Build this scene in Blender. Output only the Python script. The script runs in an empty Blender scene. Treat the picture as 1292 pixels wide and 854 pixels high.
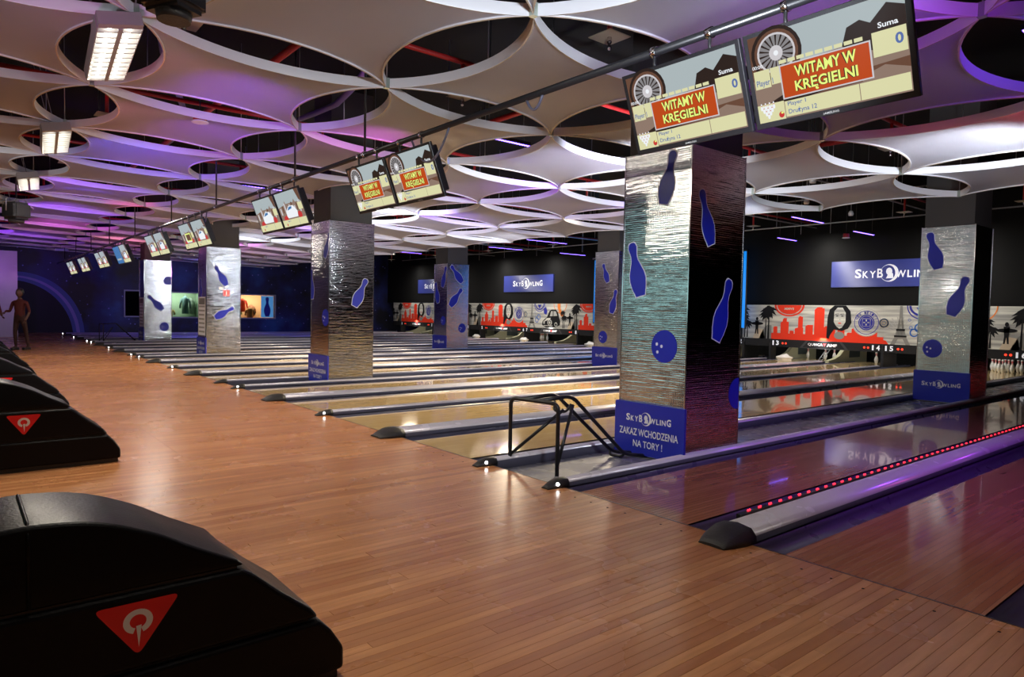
import bpy, bmesh, math, random
from mathutils import Vector, Matrix
random.seed(7)
SC = bpy.context.scene
COL = SC.collection
PI = math.pi

# ------------------------------------------------------------------ camera
cam_d = bpy.data.cameras.new('camera')
cam_o = bpy.data.objects.new('camera', cam_d)
COL.objects.link(cam_o)
YAW, PITCH, ROLL = 0.8838, -0.04032, 0.01963
F_ = Vector((math.cos(YAW)*math.cos(PITCH), math.sin(YAW)*math.cos(PITCH), math.sin(PITCH)))
R_ = Vector((math.sin(YAW), -math.cos(YAW), 0))
U_ = R_.cross(F_)
R2 = R_*math.cos(ROLL) + U_*math.sin(ROLL)
U2 = U_*math.cos(ROLL) - R_*math.sin(ROLL)
M = Matrix((R2, U2, -F_)).transposed().to_4x4()
M.translation = Vector((-3.8615, -4.5058, 1.4368))
cam_o.matrix_world = M
cam_d.sensor_width = 36.0
cam_d.lens = 859.38*36/1292
cam_d.clip_start = 0.05
cam_d.clip_end = 200
SC.camera = cam_o

# ------------------------------------------------------------------ world, exposure
w = bpy.data.worlds.new('world'); SC.world = w; w.use_nodes = True
w.node_tree.nodes['Background'].inputs[0].default_value = (0.25, 0.22, 0.35, 1)
w.node_tree.nodes['Background'].inputs[1].default_value = 0.01
SC.view_settings.view_transform = 'Standard'
SC.view_settings.look = 'None'
SC.view_settings.gamma = 1
SC.view_settings.exposure = 0.0
SC.cycles.use_denoising = True
SC.cycles.max_bounces = 6
SC.cycles.sample_clamp_indirect = 4.0
SC.cycles.caustics_reflective = False
SC.cycles.caustics_refractive = False
SC.cycles.blur_glossy = 1.0

# ------------------------------------------------------------------ room lights (added fill spots, colour floods and deck lights)
def spot(name, loc, target, power, col, size=60, blend=.6, r=.06):
    l = bpy.data.lights.new(name, 'SPOT'); l.energy = power; l.color = col
    l.spot_size = math.radians(size); l.spot_blend = blend; l.shadow_soft_size = r
    o = bpy.data.objects.new(name, l); COL.objects.link(o)
    o.location = loc
    o.rotation_euler = (Vector(target)-Vector(loc)).to_track_quat('-Z', 'Y').to_euler()
    return o
def area(name, loc, target, power, col, sx, sy):
    l = bpy.data.lights.new(name, 'AREA'); l.shape = 'RECTANGLE'; l.size = sx; l.size_y = sy
    l.energy = power; l.color = col
    o = bpy.data.objects.new(name, l); COL.objects.link(o); o.location = loc
    o.rotation_euler = (Vector(target)-Vector(loc)).to_track_quat('-Z', 'Y').to_euler()
    return o
WARM = (1.0, .86, .68); COOL = (.86, .95, 1.0); VIO = (.30, .05, 1.0); BLU = (.12, .10, 1.0)
MAG = (.95, .12, .9); PINK = (1.0, .22, .35); RED = (1, .06, .04)
# spots added to brighten the lanes, with no fixture behind them
for (x, y, e) in ((6.6, 3.7, 260), (9.8, 7.0, 560), (9.8, 12.2, 600), (10.2, 19.0, 420), (13.8, 5.0, 260), (13.8, 11.5, 330), (13.8, 19.2, 300), (13.8, 27, 60)):
    spot('lane_light', (x, y, 3.45), (x-3.4 if x < 12 else x+.3, y, 0), e, (1, .84, .60) if x < 12 else (1, .94, .84), 130, .7, .35)
for (x, y, e) in ((5.0, 4.4, 1150), (4.8, 10.9, 1200), (4.6, 14.2, 900), (4.6, 19.4, 330)):
    spot('lane_light', (x, y, 3.4), (x-1.6, y+.3, 0), e, (1, .84, .56), 112, .7, .25)
spot('floor_colour_flood', (5.7, 2.0, 3.4), (-1.0, -2.5, 0), 200, VIO, 30, .9, .10)
spot('pillar_flood', (5.4, 1.9, 3.2), (9.7, 0, .7), 90, (1, .96, .9), 34, .8, .1)  # added spots that brighten the foot signs of the far pillars
spot('pillar_flood', (5.4, 9.9, 3.2), (9.7, 8.1, .7), 70, (1, .96, .9), 34, .8, .1)
spot('pillar_flood', (5.6, 18, 3.2), (9.7, 16.2, .7), 60, (1, .96, .9), 34, .8, .1)
spot('approach_light', (-.35, 12.6, 3.45), (-.6, 11.0, 0), 120, (1, .93, .82), 130, .8, .22)
# white floods washing the ceiling above the lanes
for (x, y, tx, ty, e, s) in ((3.2, 1.2, 5.2, 4.2, 420, 135), (3.2, 8.9, 5.5, 11, 320, 135), (3.2, 17.2, 5.5, 20, 170, 130), (8.8, 2.6, 6.5, 6, 150, 130), (8.8, 10, 6.5, 13, 110, 130),
                             (-1.2, -2.9, 1.2, 1.0, 270, 130), (5.4, -2.2, 6.4, -1.0, 210, 120), (-4.6, 1.2, -3.2, 3.5, 30, 130), (-4.6, 8.5, -3.2, 11, 40, 130)):
    spot('ceiling_flood', (x, y, 2.7), (tx, ty, 3.8), e*1.45, (.84, .90, 1), s, .9, .15)
# coloured floods
for (x, y, z, tx, ty, e, c, s) in (
        (-1.9, 2.6, 2.8, -1.0, 4.0, 110, VIO, 80), (-3.4, 1.0, 2.8, -3.0, 2.6, 22, MAG, 90), (-2.6, 2.4, 2.8, -2.0, 3.4, 20, PINK, 70),
        (-2.6, 4.6, 2.8, -2.0, 5.6, 34, PINK, 70), (-1.4, 4.8, 2.8, -.9, 5.9, 70, VIO, 80),
        (-2.2, 6.8, 2.8, -1.5, 8.0, 150, BLU, 90), (-1.6, 7.0, 2.8, -1.0, 8.2, 60, VIO, 80), (-2.4, 11.0, 2.8, -1.6, 12.5, 130, VIO, 95), (-2, 15, 2.8, -1.5, 17, 150, VIO, 100),
        (-1.0, 13, 2.8, -.4, 14.2, 50, RED, 60), (-1.6, 19, 2.8, -1.0, 21, 130, MAG, 100), (-3, 24, 2.8, -2, 27, 170, VIO, 120), (.6, 22.5, 2.8, 1, 24, 90, PINK, 90),
        (.8, 3.4, 2.8, .6, 4.2, 60, MAG, 75), (3.6, 4.0, 2.8, 4.4, 5.4, 110, VIO, 90), (4.5, 8, 2.8, 5.5, 9.5, 120, VIO, 95),
        (2.9, 1.4, 2.8, 3.4, 2.6, 80, VIO, 75), (6.2, 3.4, 2.8, 7.2, 5.0, 70, VIO, 80),
        (.6, -3.0, 2.7, 1.1, -2.3, 110, (.42, .04, 1), 95), (2.7, -4.6, 2.7, 3.0, -4.0, 170, BLU, 90), (2.9, -4.0, 2.7, 3.2, -3.0, 60, VIO, 80), (4.6, -3.2, 2.8, 5.0, -2.3, 70, (1, .12, .2), 80),
        (6.8, -3.8, 2.8, 7.6, -2.9, 40, RED, 90), (3.5, 13.5, 2.8, 4.5, 15, 90, VIO, 90), (3.5, 20, 2.8, 4.5, 22, 110, MAG, 110)):
    spot('colour_flood', (x, y, z), (tx, ty, 3.75), e*1.1, c, s, 1, .08)
# violet floods on the nearest lanes
spot('lane_colour_flood', (2.0, -3.0, 3.35), (2.8, -1.8, 0), 150, VIO, 88, .9, .1)
spot('lane_colour_flood', (5.2, -3.4, 3.35), (5.0, -2.6, 0), 110, (.4, .05, .8), 110, .9, .1)
spot('lane_colour_flood', (2.2, -5.4, 3.2), (2.2, -3.2, 0), 60, (.9, .05, .45), 75, .9, .1)
spot('lane_colour_flood', (3, 26, 3.1), (4, 28.5, 0), 240, BLU, 100, .9, .2)
spot('lane_colour_flood', (10, 26, 3.4), (10, 28.5, 0), 180, BLU, 100, .9, .2)
spot('wall_colour_flood', (6, 29, 3.2), (6, 34, 1.8), 75, (.10, .12, 1), 130, .9, .2)
spot('wall_colour_flood', (-2.0, 30.5, 3.1), (0, 34, 1.6), 60, (.25, .2, 1), 110, .9, .2)
spot('wall_colour_flood', (-3.6, 25, 3.1), (-2.8, 29.3, 1.6), 14, (.75, .7, 1), 100, .9, .2)
# lights over each pair of pin decks
for k in range(4):
    for m_ in (2.27, 5.85):
        area('pin_deck_light', (17.9, 8.12*k+m_, 1.25), (18.9, 8.12*k+m_, 0), 26, (1, .97, .9), .2, 2.4)
        area('mural_light', (15.9, 8.12*k+m_, 3.0), (17.3, 8.12*k+m_, 1.0), 70 if k < 3 else 40, (1, .95, .88), .3, 2.8)

# ------------------------------------------------------------------ materials
def mat(name, col=(.5, .5, .5), rough=.5, metal=0, emit=0, ecol=None, coat=0, spec=.5):
    m = bpy.data.materials.new(name); m.use_nodes = True
    b = m.node_tree.nodes['Principled BSDF']
    b.inputs['Base Color'].default_value = (*col, 1)
    b.inputs['Roughness'].default_value = rough
    b.inputs['Metallic'].default_value = metal
    b.inputs['Coat Weight'].default_value = coat
    b.inputs['Specular IOR Level'].default_value = spec
    if emit:
        b.inputs['Emission Color'].default_value = (*(ecol or col), 1)
        b.inputs['Emission Strength'].default_value = emit
    return m
def nodes(m): return m.node_tree.nodes, m.node_tree.links, m.node_tree.nodes['Principled BSDF']
def noise_rough(m, scale=8, lo=.2, hi=.45, bump=0, bscale=60, stretch=(1, 1, 1)):
    n, l, b = nodes(m)
    tc = n.new('ShaderNodeTexCoord'); mp = n.new('ShaderNodeMapping'); mp.inputs['Scale'].default_value = stretch
    l.new(tc.outputs['Object'], mp.inputs[0])
    t = n.new('ShaderNodeTexNoise'); t.inputs['Scale'].default_value = scale; l.new(mp.outputs[0], t.inputs['Vector'])
    r = n.new('ShaderNodeMapRange'); r.inputs['To Min'].default_value = lo; r.inputs['To Max'].default_value = hi
    l.new(t.outputs[0], r.inputs[0]); l.new(r.outputs[0], b.inputs['Roughness'])
    if bump:
        t2 = n.new('ShaderNodeTexNoise'); t2.inputs['Scale'].default_value = bscale; l.new(mp.outputs[0], t2.inputs['Vector'])
        bp = n.new('ShaderNodeBump'); bp.inputs['Strength'].default_value = bump; bp.inputs['Distance'].default_value = .01
        l.new(t2.outputs[0], bp.inputs['Height']); l.new(bp.outputs[0], b.inputs['Normal'])
    return m
def wood(name, c1, c2, c3, board=.027, length=1.1, rough=.18, coat=.3):
    m = mat(name, c1, rough, coat=coat); n, l, b = nodes(m)
    tc = n.new('ShaderNodeTexCoord')
    br = n.new('ShaderNodeTexBrick'); br.offset = .37; br.inputs['Scale'].default_value = 1
    br.inputs['Brick Width'].default_value = length; br.inputs['Row Height'].default_value = board
    br.inputs['Mortar Size'].default_value = .0009; br.inputs['Bias'].default_value = -.1
    br.inputs['Color1'].default_value = (*c1, 1); br.inputs['Color2'].default_value = (*c2, 1)
    br.inputs['Mortar'].default_value = (c1[0]*.35, c1[1]*.3, c1[2]*.3, 1)
    l.new(tc.outputs['Object'], br.inputs[0])
    mp = n.new('ShaderNodeMapping'); mp.inputs['Scale'].default_value = (.9, 9, 1); l.new(tc.outputs['Object'], mp.inputs[0])
    t = n.new('ShaderNodeTexNoise'); t.inputs['Scale'].default_value = 3.2; t.inputs['Detail'].default_value = 6; l.new(mp.outputs[0], t.inputs['Vector'])
    cr = n.new('ShaderNodeValToRGB'); cr.color_ramp.elements[0].position = .35; cr.color_ramp.elements[1].position = .7
    l.new(t.outputs[0], cr.inputs[0])
    mx = n.new('ShaderNodeMix'); mx.data_type = 'RGBA'; mx.inputs['B'].default_value = (*c3, 1)
    l.new(br.outputs['Color'], mx.inputs['A']); 
    mm = n.new('ShaderNodeMath'); mm.operation = 'MULTIPLY'; mm.inputs[1].default_value = .45
    l.new(cr.outputs[0], mm.inputs[0]); l.new(mm.outputs[0], mx.inputs['Factor'])
    l.new(mx.outputs['Result'], b.inputs['Base Color'])
    t2 = n.new('ShaderNodeTexNoise'); t2.inputs['Scale'].default_value = 1.3; t2.inputs['Detail'].default_value = 5
    l.new(tc.outputs['Object'], t2.inputs['Vector'])
    r = n.new('ShaderNodeMapRange'); r.inputs['To Min'].default_value = rough*.75; r.inputs['To Max'].default_value = rough*1.4
    l.new(t2.outputs[0], r.inputs[0]); l.new(r.outputs[0], b.inputs['Roughness'])
    bp = n.new('ShaderNodeBump'); bp.inputs['Strength'].default_value = .12; bp.inputs['Distance'].default_value = .003
    l.new(br.outputs['Fac'], bp.inputs['Height']); bp.invert = True
    l.new(bp.outputs[0], b.inputs['Normal'])
    return m
def foil():
    m = mat('mirror_foil', (.74, .76, .78), .07, 1); n, l, b = nodes(m)
    tc = n.new('ShaderNodeTexCoord')
    sx = n.new('ShaderNodeSeparateXYZ'); l.new(tc.outputs['Object'], sx.inputs[0])
    ad = n.new('ShaderNodeMath'); ad.operation = 'ADD'; l.new(sx.outputs[0], ad.inputs[0]); l.new(sx.outputs[1], ad.inputs[1])
    def tri(src, per):
        a = n.new('ShaderNodeMath'); a.operation = 'PINGPONG'; a.inputs[1].default_value = per*1.2; l.new(src, a.inputs[0]); return a.outputs[0]
    h1 = tri(ad.outputs[0], .009); h2 = tri(sx.outputs[2], .009)
    s = n.new('ShaderNodeMath'); s.operation = 'ADD'; l.new(h1, s.inputs[0]); l.new(h2, s.inputs[1])
    bp = n.new('ShaderNodeBump'); bp.inputs['Strength'].default_value = .16; bp.inputs['Distance'].default_value = .35
    l.new(s.outputs[0], bp.inputs['Height'])
    cmb = n.new('ShaderNodeCombineXYZ'); l.new(ad.outputs[0], cmb.inputs[0]); l.new(sx.outputs[2], cmb.inputs[2])
    mp = n.new('ShaderNodeMapping'); mp.inputs['Scale'].default_value = (1.2, 1, 16); l.new(cmb.outputs[0], mp.inputs[0])
    t = n.new('ShaderNodeTexNoise'); t.inputs['Scale'].default_value = 2.6; t.inputs['Detail'].default_value = 6; l.new(mp.outputs[0], t.inputs['Vector'])
    bp2 = n.new('ShaderNodeBump'); bp2.inputs['Strength'].default_value = .11; bp2.inputs['Distance'].default_value = .03
    l.new(t.outputs[0], bp2.inputs['Height']); l.new(bp.outputs[0], bp2.inputs['Normal'])
    l.new(bp2.outputs[0], b.inputs['Normal'])
    return m
MT = {}
MT['approach'] = wood('approach_wood', (.44, .175, .065), (.64, .30, .125), (.29, .105, .04), .055, 2.2, .25, .0)
m = wood('plank_wood', (.42, .185, .075), (.62, .31, .14), (.30, .12, .05), 5, 50, .25, .0); n, l, b = nodes(m); MT['plank'] = m
oi = n.new('ShaderNodeObjectInfo'); cr = n.new('ShaderNodeValToRGB'); cr.color_ramp.elements[0].color = (.40, .155, .058, 1); cr.color_ramp.elements[1].color = (.66, .31, .13, 1)
l.new(oi.outputs['Random'], cr.inputs[0])
mix = [q for q in n if q.type == 'MIX'][0]; l.new(cr.outputs[0], mix.inputs['A'])
mpn = [q for q in n if q.type == 'MAPPING'][0]; va = n.new('ShaderNodeVectorMath'); va.operation = 'ADD'
l.new(n['Texture Coordinate'].outputs['Object'], va.inputs[0]); l.new(oi.outputs['Location'], va.inputs[1]); l.new(va.outputs[0], mpn.inputs[0])
nz = [q for q in n if q.type == 'TEX_NOISE'][-1]; l.new(va.outputs[0], nz.inputs['Vector'])
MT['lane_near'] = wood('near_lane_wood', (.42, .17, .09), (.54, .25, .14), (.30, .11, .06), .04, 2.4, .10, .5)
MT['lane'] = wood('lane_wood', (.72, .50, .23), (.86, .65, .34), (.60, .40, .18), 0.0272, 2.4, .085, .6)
MT['dark_wood'] = mat('arrow_inlay', (.05, .025, .015), .2)
MT['cap'] = noise_rough(mat('cap_aluminium', (.66, .64, .74), .22, .15), 4, .18, .32)
MT['capside'] = mat('cap_side', (.10, .10, .15), .35)
MT['gutter'] = noise_rough(mat('gutter_plastic', (.075, .075, .12), .3), 5, .2, .4)
MT['strip'] = noise_rough(mat('strip_floor', (.20, .20, .225), .3), 3, .16, .38)
MT['rubber'] = noise_rough(mat('rubber_bumper', (.02, .019, .02), .5), 20, .4, .65, .3, 120)
MT['black'] = mat('black_paint', (.012, .012, .014), .35)
MT['blackmat'] = mat('black_wall', (.005, .005, .005), .85, spec=.2)
MT['column'] = noise_rough(mat('column_paint', (.055, .055, .055), .7), 3, .6, .8)
MT['steel'] = mat('chrome', (.7, .7, .72), .15, 1)
MT['galv'] = mat('galvanised_rod', (.35, .35, .37), .4, .8)
MT['redpipe'] = mat('red_pipe', (.45, .02, .02), .35)
MT['tray'] = mat('grey_tray', (.22, .22, .23), .5, .5)
MT['plate'] = mat('sprinkler_plate', (.42, .38, .26), .4, .3)
MT['foil'] = foil()
MT['decal'] = mat('blue_vinyl', (.012, .022, .42), .35)
MT['halo'] = mat('vinyl_edge', (.75, .78, .9), .3)
MT['signblue'] = noise_rough(mat('blue_sign_vinyl', (.02, .03, .42), .3), 5, .25, .4)
MT['backsign'] = mat('lit_sign_blue', (.03, .04, .20), .3, emit=.10, ecol=(.10, .13, .62))
MT['white'] = mat('white_print', (.85, .85, .88), .4)
MT['whitelit'] = mat('white_lit_letters', (.8, .82, .9), .4, emit=.35)
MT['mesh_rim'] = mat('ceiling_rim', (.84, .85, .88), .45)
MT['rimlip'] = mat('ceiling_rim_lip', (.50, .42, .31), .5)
MT['node'] = mat('connector_plate', (.7, .8, .7), .2, .6)
m = mat('ceiling_foil', (.66, .65, .71), .33, coat=.15); MT['membrane'] = m; n, l, b = nodes(m)
tc = n.new('ShaderNodeTexCoord'); wv = n.new('ShaderNodeTexNoise'); wv.inputs['Scale'].default_value = 1.1; l.new(tc.outputs['Object'], wv.inputs['Vector'])
bp = n.new('ShaderNodeBump'); bp.inputs['Strength'].default_value = .35; bp.inputs['Distance'].default_value = .06; l.new(wv.outputs[0], bp.inputs['Height']); l.new(bp.outputs[0], b.inputs['Normal'])
MT['led_w'] = mat('white_led', (1, 1, 1), .3, emit=14)
MT['led_r'] = mat('red_led', (1, .02, .04), .3, emit=3.5)
MT['led_v'] = mat('violet_led', (.2, .12, 1), .3, emit=9, ecol=(.18, .10, 1))
MT['tube'] = mat('fluorescent_tube', (1, 1, .95), .3, emit=14, ecol=(1, .97, .88))
MT['louvre'] = mat('louvre', (.30, .29, .27), .4)
MT['housing'] = mat('lamp_housing', (.30, .28, .27), .5)
MT['leather'] = noise_rough(mat('black_moulded_shell', (.003, .003, .0045), .34, spec=.16), 6, .30, .42, .12, 90)
MT['logo_red'] = mat('logo_red', (.78, .012, .02), .3)
MT['olive'] = noise_rough(mat('kickback', (.42, .40, .26), .5), 4, .4, .6)
MT['cushion'] = mat('cushion_grey', (.06, .075, .075), .6)
MT['pinw'] = mat('pin_white', (.82, .82, .80), .2, coat=.5)
MT['pinr'] = mat('pin_red', (.7, .02, .03), .25)
MT['cloth'] = mat('white_cloth', (.75, .74, .70), .8)
MT['bluescreen'] = mat('projection_blue', (.0, .1, .4), .6, emit=.85, ecol=(.0, .27, .92))
MT['band'] = mat('number_band', (.02, .02, .022), .8, spec=.1)
MT['band2'] = mat('number_band_light', (.05, .05, .055), .8, spec=.1)
def flat(key, c, e=0): MT[key] = mat('print_'+key, c, .8, emit=e, spec=.1); return MT[key]
flat('m_red', (.72, .045, .02)); flat('m_black', (.012, .012, .014)); flat('m_navy', (.03, .035, .28)); flat('m_grey', (.22, .22, .21))
flat('m_orange', (.75, .22, .05)); flat('m_blue', (.03, .12, .45)); flat('m_sand', (.55, .46, .34)); flat('m_lgrey', (.40, .40, .38))
m = flat('m_bg', (.50, .50, .46)); n, l, b = nodes(m)
tc = n.new('ShaderNodeTexCoord'); mp = n.new('ShaderNodeMapping'); mp.inputs['Scale'].default_value = (1, .4, 6); l.new(tc.outputs['Object'], mp.inputs[0])
t = n.new('ShaderNodeTexNoise'); t.inputs['Scale'].default_value = 1.5; l.new(mp.outputs[0], t.inputs['Vector'])
cr = n.new('ShaderNodeValToRGB'); cr.color_ramp.elements[0].position = .35; cr.color_ramp.elements[0].color = (.30, .30, .29, 1); cr.color_ramp.elements[1].position = .62; cr.color_ramp.elements[1].color = (.60, .60, .54, 1)
l.new(t.outputs[0], cr.inputs[0]); l.new(cr.outputs[0], b.inputs['Base Color'])
def lit(key, c, e=.8): m = mat('screen_'+key, (0, 0, 0), .25, emit=e, ecol=c); MT[key] = m
lit('s_sky', (.50, .58, .60)); lit('s_brown', (.17, .08, .05)); lit('s_dark', (.03, .018, .015)); lit('s_tan', (.33, .23, .18)); lit('s_white', (.85, .88, .92), 1)
lit('s_cell', (.70, .69, .40), 1); lit('s_red', (.55, .07, .01), .9); lit('s_yel', (.80, .92, .22), 1); lit('s_green', (.05, .12, .03)); lit('s_pinr', (.7, .05, .05))
lit('s_blue', (.06, .22, .5)); lit('s_grey', (.30, .29, .30)); lit('s_ink', (.12, .2, .5)); lit('s_rim', (.75, .72, .75))

# ------------------------------------------------------------------ mesh helpers
def link(name, me, m=None, parent=None):
    o = bpy.data.objects.new(name, me); COL.objects.link(o)
    if m:
        for q in (m if isinstance(m, (list, tuple)) else [m]): me.materials.append(q)
    if parent: o.parent = parent
    return o
def tomesh(name, bm, smooth=False):
    me = bpy.data.meshes.new(name); bm.to_mesh(me); bm.free()
    if smooth:
        for p in me.polygons: p.use_smooth = True
    return me
def obj(name, bm, m=None, parent=None, smooth=False, bevel=0, seg=2):
    o = link(name, tomesh(name, bm, smooth), m, parent)
    if bevel:
        b = o.modifiers.new('bevel', 'BEVEL'); b.width = bevel; b.segments = seg; b.limit_method = 'ANGLE'
    return o
def thing(name, label, cat, loc=(0, 0, 0), rz=0, group=None, kind=None):
    o = bpy.data.objects.new(name, None); COL.objects.link(o); o.location = loc; o.rotation_euler = (0, 0, rz)
    o.empty_display_size = .1
    return tag(o, label, cat, group, kind)
def tag(o, label=None, cat=None, group=None, kind=None):
    if label: o['label'] = label
    if cat: o['category'] = cat
    if group: o['group'] = group
    if kind: o['kind'] = kind
    return o
def box(bm, x0, x1, y0, y1, z0, z1, mi=0):
    vs = [bm.verts.new((x, y, z)) for z in (z0, z1) for y in (y0, y1) for x in (x0, x1)]
    for f in ((0, 2, 3, 1), (4, 5, 7, 6), (0, 1, 5, 4), (2, 6, 7, 3), (0, 4, 6, 2), (1, 3, 7, 5)):
        bm.faces.new([vs[i] for i in f]).material_index = mi
    return vs
def BX(*a):
    bm = bmesh.new(); box(bm, *a); return bm
def tube(bm, pts, r, seg=8, cap=True, mi=0):
    pts = [Vector(p) for p in pts]; rings = []
    up = None
    for i, p in enumerate(pts):
        d = (pts[min(i+1, len(pts)-1)] - pts[max(i-1, 0)]).normalized()
        if up is None:
            up = Vector((0, 0, 1)) if abs(d.z) < .9 else Vector((1, 0, 0))
        s = d.cross(up).normalized(); u = s.cross(d).normalized(); up = u
        rr = r[i] if isinstance(r, (list, tuple)) else r
        rings.append([bm.verts.new(p + (s*math.cos(a)+u*math.sin(a))*rr) for a in [2*PI*k/seg for k in range(seg)]])
    for a, b in zip(rings, rings[1:]):
        for k in range(seg):
            f = bm.faces.new((a[k], a[(k+1) % seg], b[(k+1) % seg], b[k])); f.smooth = True; f.material_index = mi
    if cap:
        bm.faces.new(rings[0][::-1]).material_index = mi; bm.faces.new(rings[-1]).material_index = mi
def TB(pts, r, seg=8):
    bm = bmesh.new(); tube(bm, pts, r, seg); return bm
def lathe(bm, prof, seg=16, mi=None, c=(0, 0, 0)):
    rings = []
    for r, z in prof:
        rings.append([bm.verts.new((c[0]+r*math.cos(2*PI*k/seg), c[1]+r*math.sin(2*PI*k/seg), c[2]+z)) for k in range(seg)])
    for i, (a, b) in enumerate(zip(rings, rings[1:])):
        for k in range(seg):
            f = bm.faces.new((a[k], a[(k+1) % seg], b[(k+1) % seg], b[k])); f.smooth = True
            if mi: f.material_index = mi[i]
    bm.faces.new(rings[0][::-1]); bm.faces.new(rings[-1])
def extr(pts, y0, y1):       # polygon in XZ extruded along Y
    bm = bmesh.new()
    a = [bm.verts.new((x, y0, z)) for x, z in pts]; b = [bm.verts.new((x, y1, z)) for x, z in pts]
    n = len(pts); bm.faces.new(a); bm.faces.new(b[::-1])
    for i in range(n): bm.faces.new((a[(i+1) % n], a[i], b[i], b[(i+1) % n]))
    bmesh.ops.recalc_face_normals(bm, faces=bm.faces); return bm
def sweepx(prof, x0, x1, closed=False):      # (y,z) profile swept along X
    bm = bmesh.new()
    a = [bm.verts.new((x0, y, z)) for y, z in prof]; b = [bm.verts.new((x1, y, z)) for y, z in prof]
    n = len(prof)
    for i in range(n if closed else n-1): bm.faces.new((a[i], a[(i+1) % n], b[(i+1) % n], b[i]))
    if closed: bm.faces.new(a[::-1]); bm.faces.new(b)
    return bm
def rounded(pts, rad=.06, n=5):             # smooth a polyline at its bends
    pts = [Vector(p) for p in pts]; out = [pts[0]]
    for a, b, c in zip(pts, pts[1:], pts[2:]):
        d1 = (a-b); d2 = (c-b); r = min(rad, d1.length*.45, d2.length*.45)
        p, q = b+d1.normalized()*r, b+d2.normalized()*r
        for i in range(n+1):
            t = i/n; out.append(p*(1-t)**2 + b*2*t*(1-t) + q*t*t)
    out.append(pts[-1]); return out

# ------------------------------------------------------------------ flat print: shapes laid on a plane
_T = {}
def glyphs(s, bold=.0):
    k = (s, bold)
    if k in _T: return _T[k]
    c = bpy.data.curves.new('t', 'FONT'); c.body = s; c.size = 1; c.offset = bold; c.resolution_u = 3
    o = bpy.data.objects.new('t', c); COL.objects.link(o)
    bpy.context.view_layer.update()
    me = o.evaluated_get(bpy.context.evaluated_depsgraph_get()).to_mesh()
    vs = [(v.co.x, v.co.y) for v in me.vertices]; fs = [tuple(p.vertices) for p in me.polygons]
    o.evaluated_get(bpy.context.evaluated_depsgraph_get()).to_mesh_clear()
    bpy.data.objects.remove(o); bpy.data.curves.remove(c)
    if not vs: vs = [(0, 0)]; fs = []
    x0 = min(v[0] for v in vs); x1 = max(v[0] for v in vs); y0 = min(v[1] for v in vs); y1 = max(v[1] for v in vs)
    _T[k] = (vs, fs, x0, x1, y0, y1); return _T[k]
class Art:
    def __init__(s): s.v = []; s.f = []; s.m = []; s.keys = []
    def mi(s, k):
        if k not in s.keys: s.keys.append(k)
        return s.keys.index(k)
    def add(s, vs, fs, k, layer):
        o = len(s.v); s.v += [(x, y, layer) for x, y in vs]; s.f += [tuple(i+o for i in f) for f in fs]; s.m += [s.mi(k)]*len(fs)
    def poly(s, pts, k, layer=1):
        s.add(pts, [tuple(range(len(pts)))], k, layer)
    def rect(s, x0, y0, x1, y1, k, layer=1): s.poly([(x0, y0), (x1, y0), (x1, y1), (x0, y1)], k, layer)
    def ell(s, cx, cy, rx, ry, k, layer=1, n=24, clip=None, rot=0):
        p = []
        for i in range(n):
            a = 2*PI*i/n; x, y = rx*math.cos(a), ry*math.sin(a)
            x, y = cx+x*math.cos(rot)-y*math.sin(rot), cy+x*math.sin(rot)+y*math.cos(rot)
            if clip is not None: y = min(y, clip)
            p.append((x, y))
        s.poly(p, k, layer)
    def ring(s, cx, cy, r0, r1, k, layer=1, n=28, a0=0, a1=2*PI, ys=1, clip=None):
        vs = []
        for i in range(n+1):
            a = a0+(a1-a0)*i/n
            for r in (r0, r1):
                y = cy+r*ys*math.sin(a)
                if clip is not None: y = min(y, clip)
                vs.append((cx+r*math.cos(a), y))
        s.add(vs, [(2*i, 2*i+1, 2*i+3, 2*i+2) for i in range(n)], k, layer)
    def text(s, t, x, y, w, h, k, layer=2, bold=.02, rot=0, pivot=None):
        vs, fs, x0, x1, y0, y1 = glyphs(t, bold)
        o = [((v[0]-x0)/max(x1-x0, 1e-6)*w, (v[1]-y0)/max(y1-y0, 1e-6)*h) for v in vs]
        if rot: o = [(a*math.cos(rot)-b*math.sin(rot), a*math.sin(rot)+b*math.cos(rot)) for a, b in o]
        s.add([(a+x, b+y) for a, b in o], fs, k, layer)
    def build(s, name, O, U, V, parent=None, eps=.0008, base=0):
        O, U, V = Vector(O), Vector(U).normalized(), Vector(V).normalized(); N = U.cross(V)
        me = bpy.data.meshes.new(name)
        me.from_pydata([tuple(O+U*x+V*y+N*(base+l*eps)) for x, y, l in s.v], [], s.f)
        me.polygons.foreach_set('material_index', s.m)
        o = link(name, me, [MT[k] for k in s.keys], parent); me.update(); return o
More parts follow.
